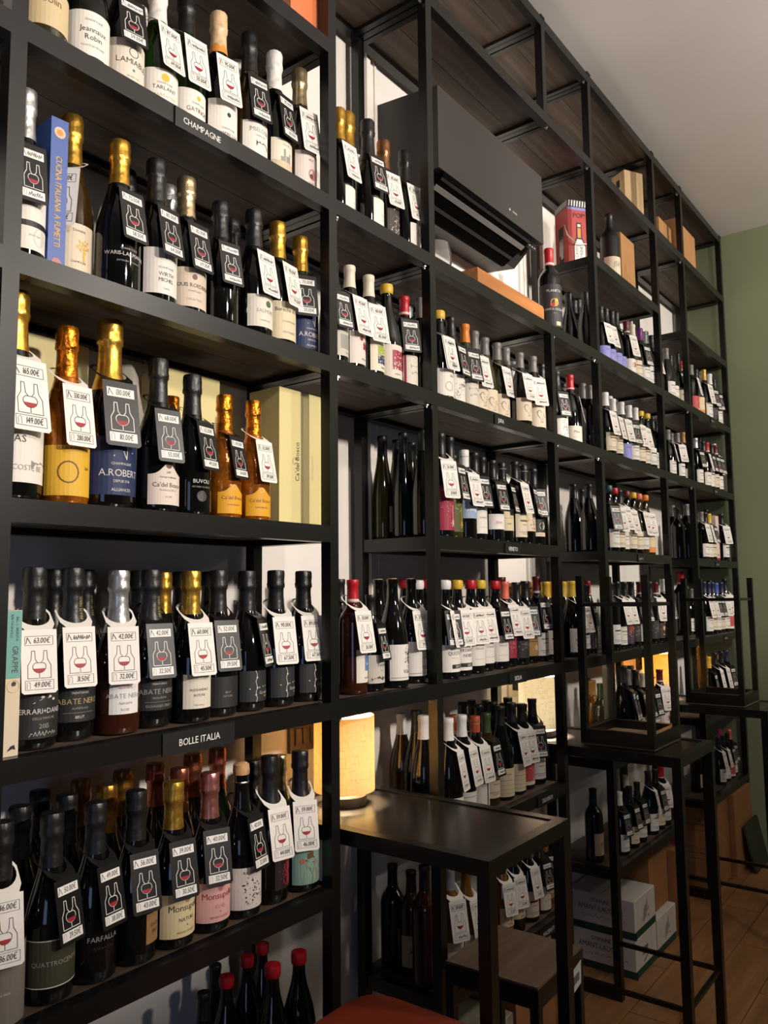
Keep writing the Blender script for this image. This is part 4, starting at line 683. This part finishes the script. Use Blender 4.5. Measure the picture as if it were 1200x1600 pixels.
shelf(7, 8, 'end bay lowest bottle shelf', [(1121, 1152, 'f', 'u', 'k', 'black', 'g0', 'W~/~@20', 0), (1129, 1150, 'f', 'u', 'k', 'black', 'g0', 'W~/~@24', 0), (1136, 1148, 'f', 'u', 'k', 'black', 'redl', 'K~/~@20', 0), (1139, 1140, 'f', 'u', 'k', 'salmon', 'g0', 'K~/~@10', 0), (1145, 1134, 'f', 'u', 'k', 'pink', 'g1', 'W~/~@16', 0), (1150, 1128, 'f', 'u', 'k', 'black', 'g0', 'W~/~@16', 0), (1086, 1158, 1.40, 'b', 'k', 'black', 'g5', '', 30)])
# ------------------------------------------------------------------ air conditioner
VOID = mat('vent_black', (5, 5, 5), .9, spec=.05); DK = mat('dark_grey_plastic', (51, 47, 45), .5); BLK = mat('black_plastic', (9, 9, 9), .45); GRY = mat('grey_slat', (120, 118, 116), .45)
def extrude_x(name, prof, x0, x1, m):
    n = len(prof); b = MB(); b.add([(x0, y, z) for y, z in prof]+[(x1, y, z) for y, z in prof], [tuple(range(n))]+[tuple(range(2*n-1, n-1, -1))]+[(i+n, (i+1) % n+n, (i+1) % n, i) for i in range(n)], m)
    return b.mesh(name)
ac = tag(empty('air_conditioner', (2.08, 1.47, 2.89)), 'dark grey split air conditioner with open black louvre under upper shelf', 'air conditioner')
AX0, AX1 = 0, .75
def acp(name, me): return link(name, me, ac, (0, -1.47, -2.89))
acp('body', extrude_x('ac_body', [(YW-.001, 3.27), (1.40, 3.25), (1.375, 3.22), (1.375, 2.97), (1.47, 2.885), (YW-.001, 2.90)], .012, AX1-.012, DK))
acp('front_panel', MB().box((AX0, 1.345, 2.955), (AX1, 1.373, 3.235), DK).mesh('ac_front'))
acp('vent_recess', extrude_x('ac_recess', [(1.3445, 2.954), (1.350, 2.938), (1.466, 2.868), (1.480, 2.868), (1.475, 2.95)], .03, AX1-.10, VOID))
acp('louvre', extrude_x('ac_louvre', [(1.352, 2.9345), (1.354, 2.939), (1.362, 2.934), (1.360, 2.9295)], .032, AX1-.102, DK))
acp('louvre', extrude_x('ac_louvre', [(1.376, 2.919), (1.378, 2.924), (1.394, 2.9145), (1.391, 2.909)], .032, AX1-.102, GRY))
acp('louvre', extrude_x('ac_louvre', [(1.428, 2.889), (1.430, 2.892), (1.440, 2.886), (1.438, 2.882)], .032, AX1-.102, DK))
b = MB(); f_ = lambda u, v: (u, 1.3445, v); put_poly(b, [(.47, 2.992), (.476, 3.002), (.482, 2.992)], f_, ink('x')); put_text(b, 'MITSUBISHI', .009, .515, 2.992, f_, ink('x'), .8)
acp('badge', b.mesh('ac_badge'))
b = MB(); b.box((AX1-.085, 1.372, 2.925), (AX1-.015, 1.376, 2.95), BLK)
for k in range(3): b.box((AX1-.07+.02*k, 1.371, 2.936), (AX1-.062+.02*k, 1.3725, 2.94), ink('x'))
acp('indicator_panel', b.mesh('ac_display'))
# ------------------------------------------------------------------ tables, stools, lamps
def bar_table(xl, label, group='bar tables between the shelves'):
    x0, x1, y0, y1, z = xl+.012, xl+.402, .885, YW-.012, 1.037
    o = tag(empty('bar_table', ((x0+x1)/2, y0, 0)), label, 'table', group); of = (-(x0+x1)/2, -y0, 0)
    t = .03
    def P(n, a, b_, m=STEEL): return link(n, boxmesh(n, a, b_, m), o, of)
    P('frame_rail', (x0, y0, z-.035), (x1, y0+t, z)); P('frame_rail', (x0, y1-t, z-.035), (x1, y1, z))
    P('frame_rail', (x0, y0+t, z-.035), (x0+t, y1-t, z)); P('frame_rail', (x1-t, y0+t, z-.035), (x1, y1-t, z))
    P('table_panel', (x0+t+.003, y0+t+.003, z-.02), (x1-t-.003, y1-t-.003, z-.003), mat('table_laminate', (36, 31, 27), .25, 0, .12, 6, .03))
    for x in (x0, x1-t): P('leg', (x, y0, 0), (x+t, y0+t, z-.035))
    P('footrest', (x0+t, y0+.008, .225), (x1-t, y0+.022, .239))
    for x in (x0+.008, x1-.022): P('footrest', (x, y0+t, .225), (x+.014, YF-.004, .239))
    return o
bar_table(XP[2], 'black high table with lamp, nearest to the champagne shelves')
bar_table(XP[4], 'black high table carrying an inverted stool, in the middle bay')
bar_table(XP[6], 'black high table carrying an inverted stool, nearest the green wall')
def stool(loc, rz, inverted, label, sticker=False):
    o = tag(empty('counter_stool', loc, rz), label, 'stool', 'counter stools'); 
    if inverted: o.rotation_euler = (math.pi, 0, rz)
    H = .61; w, d, t = .145, .135, .024
    def P(n, a, b_, m=STEEL): return link(n, boxmesh(n, a, b_, m), o, (0, 0, -H if inverted else 0))
    for sy in (-1, 1): P('seat_rail', (-w, sy*d-(t if sy > 0 else 0), H-.055), (w, sy*d+(t if sy < 0 else 0), H-.006))
    for sx in (-1, 1): P('seat_rail', (sx*w-(t if sx > 0 else 0), -d+t, H-.055), (sx*w+(t if sx < 0 else 0), d-t, H-.006))
    P('seat', (-w+.001, -d+.001, H-.006), (w-.001, d-.001, H), mat('stool_wood', (104, 84, 68), .55, 0, .3, 4, .1, aniso=(1, 10, 10)))
    P('seat_underside', (-w+t, -d+t, H-.024), (w-t, d-t, H-.0065), mat('raw_wood', (132, 108, 84), .7, 0, .2, 4, aniso=(1, 10, 10)))
    for sx in (-1, 1):
        for sy in (-1, 1):
            a = (sx*w-(t if sx > 0 else 0), sy*d-(t if sy > 0 else 0)); P('leg', (a[0], a[1], 0), (a[0]+t, a[1]+t, H-.055))
    for sx in (-1, 1): P('footrest', (sx*(w-.012)-.006, -d+t, .10), (sx*(w-.012)+.006, d-t, .112))
    for sy in (-1, 1): P('footrest', (-w+t, sy*(d-.012)-.006, .10), (w-t, sy*(d-.012)+.006, .112))
    if sticker:
        b = MB(); f = lambda u, v: (u, -d-.001, H-.006+v); put_poly(b, [(.05, -.095), (.125, -.082), (.128, -.022), (.053, -.035)], f, paper((226, 224, 220)))
        f = lambda u, v: (u, -d-.0015, H-.006+v)
        for k in range(11): put_rect(b, .066+.0045*k, -.074+.0006*k, .066+.0045*k+.0012+.0012*(k % 3), -.052+.0006*k, f, ink('k'))
        s_ = link('barcode_sticker', b.mesh('barcode_sticker'), o); s_['label'] = 'white paper barcode sticker'
    return o
stool((2.05, 1.125, 0), 0.03, False, 'upright dark wooden stool with barcode sticker beside the near table', True)
stool((XP[4]+.215, 1.125, 1.0375), math.pi, True, 'inverted black stool with legs up on the middle high table')
stool((XP[6]+.215, 1.13, 1.0375), math.pi, True, 'inverted black stool with legs up on the table by the green wall')
# red leather seat in the foreground
o = tag(empty('padded_stool', (1.305, 1.005, 0)), 'stool with rust-red leather seat at the bottom edge', 'stool')
b = MB(); n = 40; sq = lambda a, r: (math.copysign(abs(math.cos(a))**.35, math.cos(a))*r, math.copysign(abs(math.sin(a))**.35, math.sin(a))*r)
rings = [(.17, .66), (.188, .668), (.192, .69), (.188, .71), (.175, .719), (.12, .722), (0, .723)]
vs = []; fs = []
for r, z in rings: vs += [(*sq(2*math.pi*k/n, r), z) for k in range(n)]
for i in range(len(rings)-1):
    for k in range(n): fs.append((i*n+k, i*n+(k+1) % n, (i+1)*n+(k+1) % n, (i+1)*n+k))
fs.append(tuple(range(n))[::-1]); b.add(vs, fs, mat('rust_leather', (150, 58, 36), .45, 0, .12, 30, .1)); link('seat_cushion', b.mesh('seat_cushion', True), o)
for sx in (-1, 1):
    for sy in (-1, 1): link('leg', MB().tube([(sx*.15, sy*.15, .66), (sx*.165, sy*.165, 0)], .013, STEEL).mesh('leg'), o)
for sx in (-1, 1): link('footrest', MB().tube([(sx*.16, -.16, .22), (sx*.16, .16, .22)], .009, STEEL).mesh('footrest'), o)
def linen(name, rgb):
    m = bpy.data.materials.new(name); m.use_nodes = True; nt = m.node_tree; nt.nodes.remove(nt.nodes['Principled BSDF']); out = nt.nodes['Material Output']
    tc = nt.nodes.new('ShaderNodeTexCoord'); cols = []
    for sc in ((60, 60, 900), (900, 900, 60)):
        mp = nt.nodes.new('ShaderNodeMapping'); mp.inputs['Scale'].default_value = tuple(s*.6 for s in sc); nz = nt.nodes.new('ShaderNodeTexNoise'); nz.inputs['Scale'].default_value = 1
        nt.links.new(tc.outputs['Object'], mp.inputs[0]); nt.links.new(mp.outputs[0], nz.inputs['Vector']); cols.append(nz)
    mx = nt.nodes.new('ShaderNodeMath'); mx.operation = 'MINIMUM'; nt.links.new(cols[0].outputs[0], mx.inputs[0]); nt.links.new(cols[1].outputs[0], mx.inputs[1])
    r = nt.nodes.new('ShaderNodeValToRGB'); c = hexlin(rgb); r.color_ramp.elements[0].position = .30; r.color_ramp.elements[1].position = .42
    r.color_ramp.elements[0].color = (*[x*.66 for x in c], 1); r.color_ramp.elements[1].color = (*c, 1); nt.links.new(mx.outputs[0], r.inputs[0])
    d = nt.nodes.new('ShaderNodeBsdfDiffuse'); t = nt.nodes.new('ShaderNodeBsdfTranslucent'); ms = nt.nodes.new('ShaderNodeMixShader'); ms.inputs[0].default_value = .5
    for q in (d, t): nt.links.new(r.outputs[0], q.inputs['Color'])
    nt.links.new(d.outputs[0], ms.inputs[1]); nt.links.new(t.outputs[0], ms.inputs[2]); nt.links.new(ms.outputs[0], out.inputs[0]); return m
def lamp(x, y, label, rgb, power, lcol):
    z = 1.0346; o = tag(empty('table_lamp', (x, y, z)), label, 'lamp', 'table lamps on the high tables'); R = .082
    link('base', MB().lathe([(0, 0), (.058, 0), (.06, .004), (.06, .024), (.056, .028), (0, .028)], mat('lamp_base', (40, 30, 24), .5, 0, .2, 20), 28).mesh('lamp_base', True), o)
    link('stem', MB().lathe([(.008, .028), (.008, .09), (0, .09)], BLK, 10).mesh('lamp_stem'), o)
    link('shade', MB().lathe([(R, .036), (R, .232), (R-.0015, .232), (R-.0015, .036), (R, .036)], linen('linen_'+str(rgb[2]), rgb), 40).mesh('lamp_shade', True), o)
    sh_ = o.children[-1]; b = MB()
    for k in range(3):
        a = 2.1*k; b.tube([(0, 0, .075), (R*math.cos(a), R*math.sin(a), .075)], .0012, BLK, 5)
    link('shade_ring', b.mesh('shade_ring'), sh_)
    pts = [(.058*math.cos(.5), .058*math.sin(.5), .006)]+[(.08+.06*math.sin(k*.5), .075+.008*k*0+.05*math.sin(k*.22), .004+.03*k*(k/6.0)) for k in range(1, 7)]+[(.06, .13, .17)]
    link('cord', MB().tube(pts, .003, BLK, 6).mesh('lamp_cord', True), o)
    l = bpy.data.lights.new('lamp_bulb', 'POINT'); l.energy = power; l.color = lcol; l.shadow_soft_size = .022
    lo = bpy.data.objects.new('lamp_bulb', l); COL.objects.link(lo); lo.parent = o; lo.location = (0, 0, .115)
lamp(1.705, 1.44, 'glowing linen drum lamp on the nearest high table', (246, 226, 184), 21, (1, .78, .46))
lamp(2.915, 1.462, 'bright drum lamp behind the bottles, on the middle high table', (248, 242, 226), 75, (1, .92, .78))
lamp(4.235, 1.44, 'orange glowing drum lamp on the table nearest the green wall', (246, 216, 156), 30, (1, .70, .38))
# wall fittings
def wallplate(px, py, w, h, label, name, m):
    P = at_y(px, py, YW); o = tag(link(name, MB().box((-w/2, -.012, -h/2), (w/2, 0, h/2), m).mesh(name), None, (P.x, YW, P.z)), label, 'switch' if 'switch' in name else 'socket')
    return o
brown = mat('dark_switch', (62, 46, 36), .5)
o = wallplate(472, 1148, .12, .085, 'dark brown wall switch plate left of the near lamp', 'wall_switch', brown)
for k in (-1, 0, 1): link('rocker', MB().box((-.012+k*.03, -.016, -.022), (.012+k*.03, -.012, .022), brown).mesh('rocker'), o)
o = wallplate(800, 1072, .09, .085, 'cream wall socket with black plug beside the middle lamp', 'wall_socket', paper((216, 206, 186)))
link('plug', MB().box((-.018, -.06, -.014), (.018, -.012, .014), BLK).mesh('plug'), o); link('cord', MB().tube([(0, -.05, 0), (.05, -.055, -.006), (.09, -.05, -.03)], .003, BLK).mesh('plug_cord'), o)
o = wallplate(998, 1034, .09, .085, 'dark wall socket with black plug beside the orange lamp', 'wall_socket', brown)
link('plug', MB().box((-.018, -.06, -.014), (.018, -.012, .014), BLK).mesh('plug'), o); link('cord', MB().tube([(0, -.05, 0), (.05, -.055, -.006), (.09, -.05, -.03)], .003, BLK).mesh('plug_cord'), o)
# ------------------------------------------------------------------ boxes, books, glass
def carton(name, a, b, m, label, cat='box', group=None, prints=(), flap=True, rz=0):
    """prints: list of (face, function(mb, fmap)) with face 'f' (front), 'l' (left side); fmap(u, v) runs from the lower left of the face"""
    c = ((a[0]+b[0])/2, (a[1]+b[1])/2, a[2]+.0005); o = tag(empty(name, c, rz), label, cat, group)
    hx, hy, hz = (b[0]-a[0])/2, (b[1]-a[1])/2, b[2]-a[2]
    q = MB(); e = .0025
    vs = []
    for (z, i) in ((0, e), (e, 0), (hz-e, 0), (hz, e)): vs += [(-hx+i, -hy+i, z), (hx-i, -hy+i, z), (hx-i, hy-i, z), (-hx+i, hy-i, z)]
    fs = [(3, 2, 1, 0), (12, 13, 14, 15)]
    for k in range(3): fs += [(k*4+j, k*4+(j+1) % 4, k*4+4+(j+1) % 4, k*4+4+j) for j in range(4)]
    q.add(vs, fs, m); link('body', q.mesh(name), o)
    if flap:
        q = MB(); q.box((-hx+.004, -.001, hz), (hx-.004, .001, hz+.0008), mat('tape', (150, 118, 78), .35)); link('tape', q.mesh('tape'), o)
    for face, fn in prints:
        q = MB()
        if face == 'f': fm_ = lambda u, v: (-hx+u, -hy-.0006, v)
        else: fm_ = lambda u, v: (-hx-.0006, hy-u, v)
        fn(q, fm_); link('print', q.mesh('print'), o)
    return o
KR = mat('kraft_card', (180, 132, 84), .75, 0, .08, 14); KR2 = mat('brown_card', (150, 104, 64), .75, 0, .08, 14); CRM = mat('cream_box', (226, 212, 150), .5, 0, .02, 10)
z5 = LV[5]
def p_bosco(q, f):
    g = lambda u, v: f(.09-v, .115+u)
    put_text(q, "Ca'del Bosco", .020, .05, .02, g, ink('d'), .95); put_line(q, disc(.055, .165, .008, 14)+[(.063, .165)], .0012, f, ink('q'))
    g = lambda u, v: f(.14-v, .115+u); put_text(q, 'FRANCIACORTA', .008, .04, .018, g, ink('q'))
carton('gift_box', (1.39, 1.375, z5), (1.548, 1.48, z5+.345), CRM, 'tall cream gift box, frontmost at the right end of its shelf', 'box', 'cream gift boxes', [('f', p_bosco)], False)
for (xa, xb, ya, yb, h, l) in ((1.11, 1.265, 1.45, 1.54, .345, 'tall cream gift box standing behind the amber-wrapped bottles'), (0.76, .92, 1.455, 1.54, .345, 'cream gift box at the left, behind the magnums')):
    carton('gift_box', (xa, ya, z5), (xb, yb, z5+h), CRM, l, 'box', 'cream gift boxes', [], False)
o = tag(empty('tissue_wrapped_bottle', (1.035, 1.49, z5+.0005)), 'bottle wrapped in crumpled grey tissue paper behind the blue-label magnum', 'bottle')
rr_ = random.Random(3); b = MB(); b.lathe([(0, 0), (.044, 0), (.048, .01), (.05, .13), (.046, .19), (.036, .24), (.028, .28), (.024, .315), (.012, .34), (0, .343)], mat('tissue', (176, 168, 156), .85, 0, .1, 20, .5), 26, wob=lambda a, z: .08*math.sin(5*a+z*30)+.05*math.sin(9*a-z*50)); link('tissue', b.mesh('tissue', True), o)
def book(x, y, w, d, h, z, cover, label, prt, rz=0):
    o = tag(empty('book', (x, y, z+.0005), rz), label, 'book')
    link('pages', MB().box((-w/2+.003, -d/2+.004, .004), (w/2-.003, d/2-.003, h-.004), paper((222, 214, 196))).mesh('pages'), o)
    q = MB(); q.box((-w/2, -d/2, 0), (-w/2+.003, d/2, h), cover); q.box((w/2-.003, -d/2, 0), (w/2, d/2, h), cover); q.box((-w/2, -d/2-.003, 0), (w/2, -d/2, h), cover); link('cover', q.mesh('cover'), o)
    q = MB(); prt(q, lambda u, v: (u, -d/2-.0036, v)); link('spine_print', q.mesh('spine_print'), o)
    return o
BLU = mat('blue_cover', (58, 88, 160), .45)
def p_blue(q, f):
    g = lambda u, v: f(v, -u); put_text(q, 'CUCINA ITALIANA A FUMETTI', .0165, -.135, -.006, g, ink('y'), .78); put_poly(q, disc(0, .268, .011), f, ink('q')); put_poly(q, disc(0, .268, .006), lambda u, v: (f(u, v)[0], f(u, v)[1]-.0003, v), ink('o')); put_poly(q, disc(0, .02, .009), f, ink('p'))
    for k in range(7): put_rect(q, -.0165, .0, -.0160, .0, f, ink('k'))
bk = book(.7735, 1.431, .033, .205, .295, LV[4], BLU, 'blue comic cookbook with yellow spine lettering among sparkling bottles', p_blue, -.06)
q = MB(); f_ = lambda u, v: (-.0169, -u, v)
put_rect(q, -.09, .12, .09, .21, f_, mat('cover_art', (120, 58, 36), .5, 0, .5, 40)); put_text(q, 'CUCINA', .03, 0, .235, f_, ink('y')); put_text(q, 'ITALIANA', .024, 0, .215, f_, ink('y')); link('cover_print', q.mesh('cover_print'), bk)
TEAL = mat('teal_cream_cover', (214, 198, 172), .5)
def p_teal(q, f):
    put_rect(q, -.0125, .125, .0125, .2352, f, mat('teal_print', (110, 164, 156), .5)); h = lambda u, v: (f(u, v)[0], f(u, v)[1]-.0003, v)
    g = lambda u, v: h(v, -u); put_text(q, 'GRAPPE', .014, -.155, -.002, g, ink('d'), .9); put_text(q, 'BILL L. BRENTA', .006, -.205, .003, g, ink('k')); put_text(q, 'BERTAGNOLLI', .006, -.21, -.006, g, ink('k'))
    put_line(q, disc(.001, .112, .010, 16)+[(.011, .112)], .0006, h, ink('y')); put_poly(q, disc(.002, .116, .004, 7), h, ink('d')); put_poly(q, [(-.006, .008), (.0, .016), (.006, .018), (.008, .010), (.003, .012), (-.001, .010)], h, ink('k'))
P = at_y(16, 1100, 1.30); book(P.x+.004, 1.345, .026, .085, .236, LV[6], TEAL, 'slim teal and cream book standing at the left end of BOLLE ITALIA', p_teal, -.04)
# orange box at the very top
P = at_y(462, 5, 1.36); carton('gift_box', (P.x-.06, 1.32, LV[2]), (P.x+.05, 1.42, LV[2]+.3), mat('orange_card', (214, 120, 74), .5), 'orange box on the top left shelf, cut by the frame', 'box', None, [], False)
# wooden wine case, glass
z3 = LV[3]; CASE = mat('pine', (178, 116, 60), .55, 0, .25, 3, .05, aniso=(1, 12, 12))
o = tag(empty('wooden_case', (2.59, 1.435, z3+.0005)), 'flat pale wooden wine case lying under the air conditioner', 'crate')
q = lambda n, a, b_: link(n, boxmesh(n, a, b_, CASE), o)
q('side_board', (-.27, -.085, 0), (.235, -.073, .098)); q('side_board', (-.27, .073, 0), (.235, .085, .098)); q('end_board', (-.27, -.073, 0), (-.256, .073, .098)); q('end_board', (.221, -.073, 0), (.235, .073, .098)); q('bottom_board', (-.256, -.073, .002), (.221, .073, .012)); q('lid', (-.268, -.083, .098), (.233, .083, .106))
b = MB(); f_ = lambda u, v: (u, -.0856, v); put_text(b, 'PINOT NERO', .028, .02, .03, f_, ink('b'), .9); link('branding', b.mesh('branding'), o)
gm = bpy.data.materials.new('clear_glass'); gm.use_nodes = True; gn = gm.node_tree; gn.nodes.remove(gn.nodes['Principled BSDF'])
ga, gg, gx, gw = (gn.nodes.new('ShaderNode'+k) for k in ('BsdfTransparent', 'BsdfGlossy', 'MixShader', 'LayerWeight')); ga.inputs[0].default_value = (.93, .93, .92, 1); gg.inputs['Roughness'].default_value = .02; gw.inputs[0].default_value = .10
gd, gy = gn.nodes.new('ShaderNodeBsdfDiffuse'), gn.nodes.new('ShaderNodeMixShader'); gd.inputs[0].default_value = (.9, .88, .86, 1); gy.inputs[0].default_value = .10; gn.links.new(ga.outputs[0], gy.inputs[1]); gn.links.new(gd.outputs[0], gy.inputs[2])
gn.links.new(gw.outputs['Fresnel'], gx.inputs[0]); gn.links.new(gy.outputs[0], gx.inputs[1]); gn.links.new(gg.outputs[0], gx.inputs[2]); gn.links.new(gx.outputs[0], gn.nodes['Material Output'].inputs[0])
o = tag(empty('wine_glass', (2.115, 1.385, z3+.0005)), 'large clear stemless balloon glass under the air conditioner', 'glass')
link('bowl', MB().lathe([(0, .0), (.02, .0), (.032, .006), (.046, .03), (.052, .06), (.050, .09), (.044, .12), (.0432, .12), (.0492, .09), (.0512, .06), (.0452, .031), (.031, .0075), (.02, .002), (0, .002)], gm, 32).mesh('bowl', True), o)
# red illustrated box, kraft boxes, wooden box in the upper bays
z2, z1 = LV[2], LV[1]
RED = mat('red_card', (178, 62, 56), .55)
def p_pop(q, f):
    h = lambda k: (lambda u, v: (f(u, v)[0], f(u, v)[1]-.0004*k, v)); w = .11
    put_rect(q, .0, .275, w, .31, h(1), ink('k')); put_rect(q, 0, .262, w, .275, h(1), ink('l'))
    for k in range(8): put_poly(q, [(.004+.0135*k, .279), (.010+.0135*k, .279), (.013+.0135*k, .306), (.007+.0135*k, .306)], h(2), ink('w'))
    put_text(q, 'POP!', .030, .058, .228, h(2), ink('k'))
    o1 = [(.025, 0), (.025, .10), (.04, .135), (.043, .205), (.067, .205), (.07, .135), (.088, .10), (.088, 0)]; put_poly(q, o1, h(1), ink('k')); put_poly(q, [(.03, 0), (.03, .097), (.044, .128), (.066, .128), (.083, .097), (.083, 0)], h(2), ink('w'))
    put_rect(q, .047, .135, .063, .18, h(2), ink('o')); put_rect(q, .047, .185, .063, .198, h(2), ink('x'))
    g = lambda u, v: h(3)(v, u); put_text(q, 'LES CAVES', .020, .055, -.051+.0, lambda u, v: h(3)(.047-v-.051, u), ink('k'), .85); put_text(q, 'DE PYRENE', .020, .055, -.051, lambda u, v: h(3)(.07-v-.051, u), ink('k'), .85)
def p_pops(q, f):
    put_rect(q, 0, .275, .11, .31, f, ink('k')); h = lambda u, v: (f(u, v)[0]-.0004, f(u, v)[1], v)
    for k in range(8): put_poly(q, [(.004+.0135*k, .279), (.010+.0135*k, .279), (.013+.0135*k, .306), (.007+.0135*k, .306)], h, ink('w'))
    put_rect(q, .03, 0, .07, .2, f, ink('k')); squiggle(q, .05, .05, .03, .1, h, ink('w'), random.Random(5), .004)
P = at_y(893, 330, 1.37); o = carton('illustrated_box', (3.255, 1.375, z2), (3.365, 1.485, z2+.31), RED, 'red illustrated bottle box with POP lettering and white cord handle', 'box', None, [('f', p_pop), ('l', p_pops)], False, -.62)
link('cord_handle', MB().tube([(-.056, -.03, .2), (-.062, -.06, .14), (-.03, -.075, .10), (.02, -.075, .10), (.056, -.062, .12)], .0028, ink('w'), 6).mesh('cord_handle', True), o)
def p_bot(q, f):
    put_line(q, [(.03, .02), (.03, .09), (.043, .115), (.043, .15), (.055, .15), (.055, .115), (.068, .09), (.068, .02), (.03, .02)], .0018, f, ink('b')); put_poly(q, [(.032, .06), (.05, .05), (.066, .06), (.06, .035), (.05, .028), (.038, .035)], f, ink('m'))
P = at_y(985, 400, 1.34); carton('kraft_box', (P.x-.11, 1.345, z2), (P.x+.07, 1.44, z2+.30), KR, 'tall kraft gift box behind the hand-written black bottle', 'box', 'kraft gift boxes', [('f', p_bot)], False)
PINE2 = mat('pale_pine', (206, 174, 128), .6, 0, .18, 4, aniso=(12, 12, 1))
P = at_y(1005, 300, 1.34); o = carton('wooden_bottle_box', (P.x-.055, 1.375, z1), (P.x+.065, 1.475, z1+.33), PINE2, 'upright pale wooden bottle box on the top shelf', 'box', None, [('f', p_bot)], False, -.5)
link('finger_slot', MB().box((-.0612, -.012, .25), (-.0602, .012, .29), ink('k')).mesh('slot'), o)
P = at_y(1045, 380, 1.36); carton('kraft_box', (P.x-.16, 1.36, z1), (P.x+.05, 1.46, z1+.20), KR, 'kraft box in the far narrow bay, top shelf', 'box', 'kraft gift boxes', [], False)
carton('kraft_box', (4.54, 1.335, z1), (4.90, 1.45, z1+.27), KR, 'wide kraft box on top shelf beside the green wall', 'box', 'kraft gift boxes', [('f', p_bot)], False)
carton('gift_box', (4.99, 1.325, z5), (5.07, 1.41, z5+.27), mat('white_red_box', (226, 206, 196), .5), 'white and red gift box in the end bay', 'box', None, [('f', lambda q, f: (put_rect(q, 0, 0, .006, .27, f, ink('r')), put_rect(q, .074, 0, .08, .27, f, ink('r')), put_rect(q, 0, 0, .08, .018, f, ink('r')), put_poly(q, disc(.04, .14, .006), f, ink('k')), put_text(q, 'VIN', .018, .04, .03, f, ink('r'))))], False)
# cartons on the floor
WC = mat('white_carton', (206, 200, 192), .7, 0, .04, 20); GC = mat('dark_green_print', (24, 62, 50), .6)
def p_dom(q, f):
    put_rect(q, 0, 0, .30, .03, f, GC); h = lambda u, v: (f(u, v)[0]-.0004, f(u, v)[1], v)
    put_text(q, 'DOMAINE', .022, .145, .118, h, ink('d'), .9); put_text(q, 'AMANT-LAUGNER', .030, .145, .085, h, ink('d'), .82); squiggle(q, .15, .055, .2, .014, h, ink('d'), random.Random(2), .0015)
def p_dog(q, f):
    put_rect(q, 0, 0, .25, .03, f, GC); h = lambda u, v: (f(u, v)[0], f(u, v)[1]-.0004, v)
    put_poly(q, [(.10, .045), (.108, .085), (.125, .11), (.135, .10), (.15, .14), (.155, .10), (.14, .07), (.14, .05), (.125, .06), (.115, .045)], h, ink('s')); put_poly(q, [(.145, .085), (.17, .095), (.17, .08), (.15, .075)], h, ink('s')); put_poly(q, disc(.165, .055, .006, 7), h, ink('d')); put_poly(q, disc(.08, .06, .003, 6), h, ink('d')); put_poly(q, disc(.10, .05, .002, 6), h, ink('d'))
def p_bar(q, f):
    put_rect(q, 0, 0, .25, .03, f, GC); h = lambda u, v: (f(u, v)[0], f(u, v)[1]-.0004, v)
    for k in range(9): put_rect(q, .08+.007*k, .07, .083+.007*k+.002*(k % 2), .10, h, ink('d'))
    put_text(q, 'LOT', .012, .19, .12, h, ink('s')); put_poly(q, [(.09, .04), (.15, .062), (.15, .067), (.09, .046)], h, ink('k'))
carton('wine_carton', (3.385, 1.298, 0), (3.632, 1.59, .153), WC, 'lower white and dark green wine carton on the floor at the post', 'box', 'white and green wine cartons', [('l', p_dom), ('f', p_bar)])
carton('wine_carton', (3.385, 1.298, .154), (3.632, 1.59, .307), WC, 'upper white and dark green wine carton, top of the stack', 'box', 'white and green wine cartons', [('l', p_dom), ('f', p_dog)])
carton('wine_carton', (3.645, 1.298, 0), (3.90, 1.59, .153), WC, 'white and green wine carton right of the two-high stack', 'box', 'white and green wine cartons', [('l', p_dom), ('f', p_dog)])
carton('brown_carton', (3.66, 1.33, .154), (3.90, 1.59, .40), KR2, 'brown carton resting on the single white wine carton', 'box', 'brown cartons')
carton('brown_carton', (3.915, 1.27, 0), (3.985, 1.56, .38), KR2, 'narrow brown carton on the floor right of the white cartons', 'box', 'brown cartons', [], False)
def p_dark(q, f):
    put_text(q, 'STOUT N.', .022, .10, .115, f, ink('d'), .9); put_poly(q, disc(.06, .075, .02), f, ink('m')); put_rect(q, .03, .03, .24, .034, f, ink('d')); squiggle(q, .15, .05, .18, .014, f, ink('d'), random.Random(4), .002)
for k in range(3):
    carton('brown_carton', (4.60, 1.30, k*.148), (4.86, 1.585, k*.148+.147), KR2, ('bottom', 'middle', 'top')[k]+' brown printed carton of the stack in the end bay', 'box', 'brown cartons', [('l', p_dark)])
carton('brown_carton', (4.875, 1.27, 0), (5.25, 1.585, .44), KR2, 'large plain brown carton against the green wall', 'box', 'brown cartons')
o = tag(link('leaning_board', MB().box((0, 0, 0), (.29, .012, .255), mat('dark_green_board', (46, 50, 34), .6, 0, .15, 20)).mesh('leaning_board'), None, (4.99, 1.195, .003), (math.radians(-12), 0, 0)), 'dark green board leaning on the large brown carton', 'board')
carton('brown_carton', (2.05, 1.33, 0), (2.40, 1.58, .26), mat('grey_art_card', (150, 146, 124), .7, 0, .5, 9), 'carton with mottled grey-green print under the MACERATI shelf', 'box', 'brown cartons')
carton('brown_carton', (2.42, 1.33, 0), (2.70, 1.58, .30), KR2, 'brown carton under the right end of MACERATI shelf', 'box', 'brown cartons')
